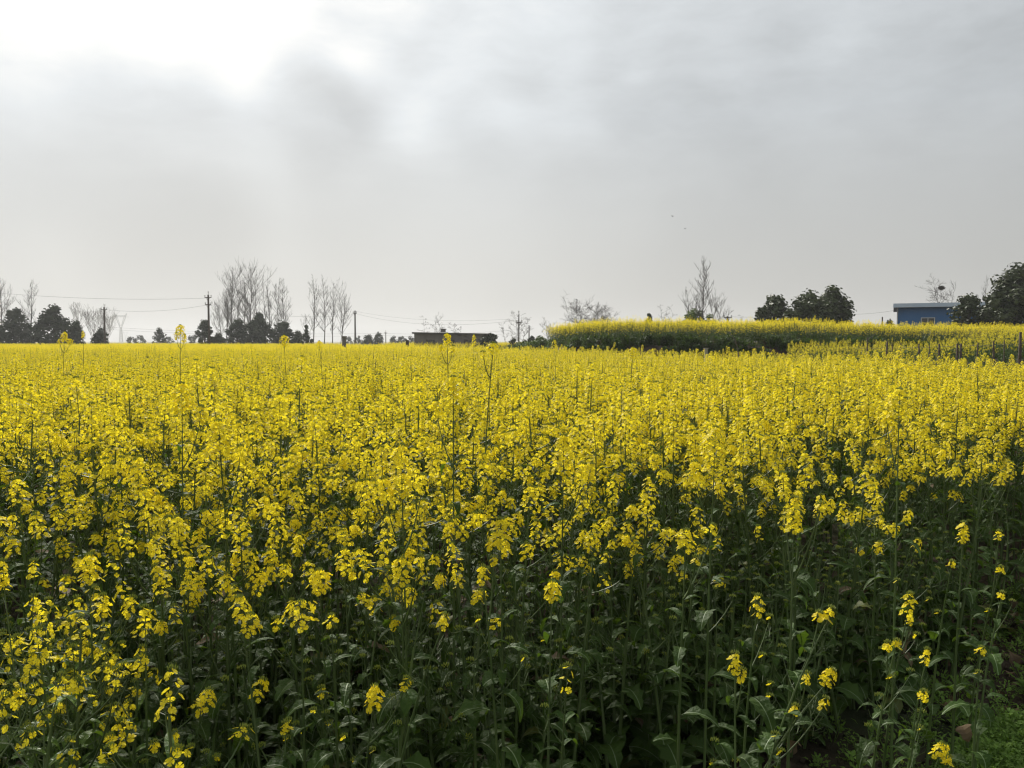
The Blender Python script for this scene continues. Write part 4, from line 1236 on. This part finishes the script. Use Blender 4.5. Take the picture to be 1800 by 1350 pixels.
def blue_shed():
    D0 = 70.0; gz = 1.4; an = math.radians(25); ca, sa = math.cos(an), math.sin(an)
    c = at(1577, 541, D0); top = at(1577, 534, D0)
    H = c.z - gz; w = 17.0; fh = top.z - c.z; dp = 8.0
    root = thing("blue_shed", "long blue sheet metal shed with a pale blue roof edge and one small window", "shed", (c.x, D0, gz), -an)
    def along(px):                       # distance along the front wall seen at a photograph column
        k = (px - 900) / F
        return (k * D0 - c.x) / (ca + k * sa)
    def zof(px, py): return at(px, py, D0 - along(px) * sa).z - gz
    b = MB(); b.box((0, 0, -.2), (w, dp, H), M_BLUE)
    n = int(w / .38)
    for k in range(n): b.box((.12 + k * .38, -.025, 0), (.17 + k * .38, -.001, H - .01), M_BLUE)
    link("wall", b.mesh("wall"), root)
    x0 = along(1568)
    b = MB(); b.box((x0, -.62, H + .003), (w + .5, -.5, H + fh), M_BLUEPALE)
    b.box((x0, -.499, H + fh * .55), (w + .5, dp + .4, H + fh * .8), M_BLUEPALE)
    rf = link("roof", b.mesh("roof"), root)
    b = MB(); b.box((x0 + .02, -.498, H - .36), (-.004, -.1, H + fh * .5), M_SOFFIT); b.box((-.002, -.498, H + .003), (w + .4, -.02, H + .08), M_SOFFIT)
    link("soffit", b.mesh("soffit"), rf)
    wl, wr = along(1618.5), along(1640); wz1 = zof(1630, 559.5); wz0 = wz1 - .95
    b = MB(); b.box((wl, -.05, wz0), (wr, -.03, wz1), M_GLASS); wd = link("window", b.mesh("window"), root)
    b = MB()
    for q in (((wl - .07, -.09, wz0 - .07), (wl, -.028, wz1 + .07)), ((wr, -.09, wz0 - .07), (wr + .07, -.028, wz1 + .07)), ((wl, -.09, wz1), (wr, -.028, wz1 + .07)), ((wl, -.09, wz0 - .07), (wr, -.028, wz0)), (((wl + wr) / 2 - .03, -.08, wz0), ((wl + wr) / 2 + .03, -.052, wz1))):
        b.box(q[0], q[1], M_FRAME)
    link("frame", b.mesh("frame"), wd)
    dl, dr = along(1719), along(1730); dz1 = zof(1725, 560)
    b = MB(); b.box((dl, -.06, 0), (dr, -.03, dz1), M_GLASS); dd = link("door", b.mesh("door"), root)
    b = MB(); b.box((dl - .1, -.1, 0), (dl, -.028, dz1 + .1), M_RED); b.box((dr, -.1, 0), (dr + .1, -.028, dz1 + .1), M_RED); b.box((dl, -.1, dz1), (dr, -.028, dz1 + .1), M_RED)
    link("door_frame", b.mesh("door_frame"), dd)
    b = MB(); b.tube([(.05, -.08, H), (.05, -.08, 0)], .035, M_FRAME, 8); link("downpipe", b.mesh("downpipe"), root)
blue_shed()

# ------------------------------------------------------------------ posts, stalks and small things on the right
RS = random.Random(33)
PP = [(1524, 594, 1.0), (1557, 600, 1.6), (1570, 604, .9), (1586, 603, .8), (1619, 604, 1.3), (1634, 606, .8), (1651, 604, 1.5), (1681, 604, 1.7), (1690, 604, 1.7), (1718, 602, 1.0), (1749, 600, 1.5), (1763, 598, .8), (1794, 584, 2.3)]
DESC = ["thin dark stick, first of the row in the lower strip", "dark crooked stick with a lump near its top", "thin short stick beside the lumpy one", "short thin stick in the left half of the post row", "brown post with a dry leaf bundle at its top", "short thin stick right of the bundle post", "brown post tied with dry stalks in the middle of the row", "thick brown post, left of a close pair", "thick brown post, right of a close pair", "thin stick after the close pair", "tall rust brown post before the row's end", "thin stick just before the tallest post", "tallest thick brown post at the right border"]
for i, (px, tp, k) in enumerate(PP):
    d = 22.3; t = at(px, tp, d); gz = ground_h(t.x, d)
    root = thing("fence_post", DESC[i], "post", (t.x, d, gz), 0, "wooden posts of the right fence row")
    b = MB(); H = t.z - gz; a = RS.uniform(-.04, .04) * H
    b.tube([(0, 0, -.1), (a * .5 + RS.uniform(-.02, .02), 0, H * .5), (a, 0, H)], [.022 * k, .02 * k, .014 * k], M_WOOD, 6, True)
    link("post_shaft", b.mesh("post_shaft", True), root)
    if k > 1.25:
        b = MB()
        for q in range(12):
            z = RS.uniform(.55, .92) * H; an = RS.uniform(0, 6.28); r = RS.uniform(.03, .09)
            b.tube([(a * .8, 0, z - .1), (a * .8 + math.cos(an) * r * .5, math.sin(an) * r, z + .03), (a * .8 + math.cos(an) * r, math.sin(an) * r, z - .05)], [.006, .007, .003], M_DRY, 3)
        link("dry_bundle", b.mesh("dry_bundle"), root)
wire([at(1500, 612, 22.3), at(1690, 608, 22.3), at(1860, 600, 22.3)], "thin sagging fence wire strung along the post row", .004, .02, grp=None)

for i, (px0, py0, pts_, lab) in enumerate([
  (1298, 622, [(1296, 610), (1292, 598), (1286, 590), (1281, 583)], "pale curved dead stalk arching up before the raised field"),
  (1344, 622, [(1343, 617), (1338, 612), (1330, 610), (1320, 611)], "short pale dead stalk bent over near the bank"),
  (1520, 600, [(1528, 595), (1535, 590), (1541, 585)], "pale slanting dry stalk on the dark bank")]):
    d = 21.5 if i < 2 else 33; b = MB(); base = at(px0, py0 + 40, d)
    P3 = [at(px0, py0, d) - base] + [at(a, c, d) - base for a, c in pts_]
    b.tube([Vector((0, 0, 0))] + P3, [.012] * 2 + [.009] * (len(P3) - 1), M_BARK_PALE, 4)
    o = link("dead_stalk", b.mesh("dead_stalk"), None, base); tag(o, lab, "dead stalk", "dead stalks")

# white topped marker block on the bank
c = at(1241, 617, 23); b = MB()
root = thing("marker_block", "small white block with a flat cap standing at the foot of the bank", "marker", (c.x, 23, ground_h(c.x, 23)), .1)
hh = c.z + .06 - ground_h(c.x, 23)
b.box((-.04, -.04, -.05), (.04, .04, hh), M_WHITE); link("block", b.mesh("block"), root)
b = MB(); b.box((-.055, -.055, hh + .002), (.055, .055, hh + .02), M_WHITE); link("cap", b.mesh("cap"), root)
c = at(605, 593, 60); root = thing("stone_post", "short dark squared post standing in the crop under the forked poplar", "post", (c.x, 60, 0), 0)
b = MB(); b.box((-.13, -.13, -.1), (.13, .13, c.z), M_BRICK); link("post_shaft", b.mesh("post_shaft"), root)
b = MB(); b.box((-.17, -.17, c.z + .002), (.17, .17, c.z + .08), M_BRICK); link("cap", b.mesh("cap"), root)
c = at(716, 599, 60); root = thing("stone_post", "short brown squared post in the far strip of crop", "post", (c.x, 60, 0), 0)
b = MB(); b.box((-.11, -.11, -.1), (.11, .11, c.z), M_WOOD); link("post_shaft", b.mesh("post_shaft"), root)
b = MB(); b.box((-.14, -.14, c.z + .002), (.14, .14, c.z + .05), M_WOOD); link("cap", b.mesh("cap"), root)

# bird nest in the round bare tree
c = at(1655, 506, 92); b = MB(); RN = random.Random(2)
for k in range(260):
    d = Vector((RN.gauss(0, 1), RN.gauss(0, 1), RN.gauss(0, .7))).normalized(); p = d * .27 * RN.uniform(.3, 1); p.z *= .8
    t = Vector((RN.gauss(0, 1), RN.gauss(0, 1), RN.gauss(0, .4))).normalized() * .17
    b.tube([p - t, p + t], .018, M_TWIG, 3)
tag(link("bird_nest", b.mesh("bird_nest"), None, c), "dark round twig nest in the forked top of the bare tree behind the shed", "nest")

def bird(px, py, dist, label, span, perched=False, rz=0):
    c = at(px, py, dist); b = MB()
    s = span
    b.tube([(0, -.30 * s, 0), (0, -.2 * s, .01 * s), (0, -.05 * s, 0), (0, .12 * s, 0), (0, .2 * s, .015 * s), (0, .26 * s, .02 * s), (0, .33 * s, .01 * s)], [.02 * s, .05 * s, .085 * s, .08 * s, .05 * s, .055 * s, .005 * s], M_FEATHER, 8)
    b.face(((-.02 * s, -.2 * s, 0), (-.09 * s, -.45 * s, 0), (.09 * s, -.45 * s, 0), (.02 * s, -.2 * s, 0)), M_FEATHER)
    if perched:
        for q in (-1, 1):
            b.face(((q * .06 * s, .12 * s, .05 * s), (q * .1 * s, 0, .0), (q * .05 * s, -.3 * s, -.02 * s), (q * .03 * s, -.05 * s, .08 * s)), M_FEATHER)
            b.tube([(q * .03 * s, 0, -.06 * s), (q * .03 * s, 0, -.17 * s)], .01 * s, M_FEATHER, 3)
    else:
        for q in (-1, 1):
            b.face(((q * .04 * s, .1 * s, .02 * s), (q * .28 * s, .14 * s, .14 * s), (q * .26 * s, -.04 * s, .12 * s), (q * .04 * s, -.1 * s, .02 * s)), M_FEATHER)
            b.face(((q * .28 * s, .14 * s, .14 * s), (q * .5 * s, .0 * s, .1 * s), (q * .42 * s, -.06 * s, .1 * s), (q * .26 * s, -.04 * s, .12 * s)), M_FEATHER)
    o = link("bird", b.mesh("bird", True), None, c); o.rotation_euler = (.5 if perched else 0.25, 0, rz)
    tag(o, label, "bird", "birds")
bird(1182, 380, 60, "dark bird flying high in the grey sky, the larger of two", .32, rz=.6)
bird(1204, 402, 70, "smaller dark bird flying just below the larger one", .24, rz=1.8)
bird(1014, 527, 56, "dark bird perched on the top whips of the sprawling bare bush", .34, True, rz=1.2)
bird(1018, 543, 56, "dark bird perched lower inside the sprawling bare bush", .34, True, rz=-1.2)

# ------------------------------------------------------------------ haze
hb = MB(); hm = bpy.data.materials.new("haze_air"); hm.use_nodes = True
ht = hm.node_tree
for n in list(ht.nodes): ht.nodes.remove(n)
ho = ht.nodes.new('ShaderNodeOutputMaterial'); pv = ht.nodes.new('ShaderNodeVolumePrincipled')
pv.inputs['Color'].default_value = (0.93, 0.94, 0.95, 1); pv.inputs['Density'].default_value = 0.0005; pv.inputs['Anisotropy'].default_value = 0.3
ht.links.new(pv.outputs[0], ho.inputs['Volume'])
hb.box((-2600, -60, -1.2), (2600, 2700, 48), hm)
hz_o = link("haze", hb.mesh("haze")); hz_o['kind'] = 'stuff'; hz_o['label'] = "pale haze over the fields"; hz_o['category'] = 'haze'
print("plants mid", n_mid, "cands", len(cands))
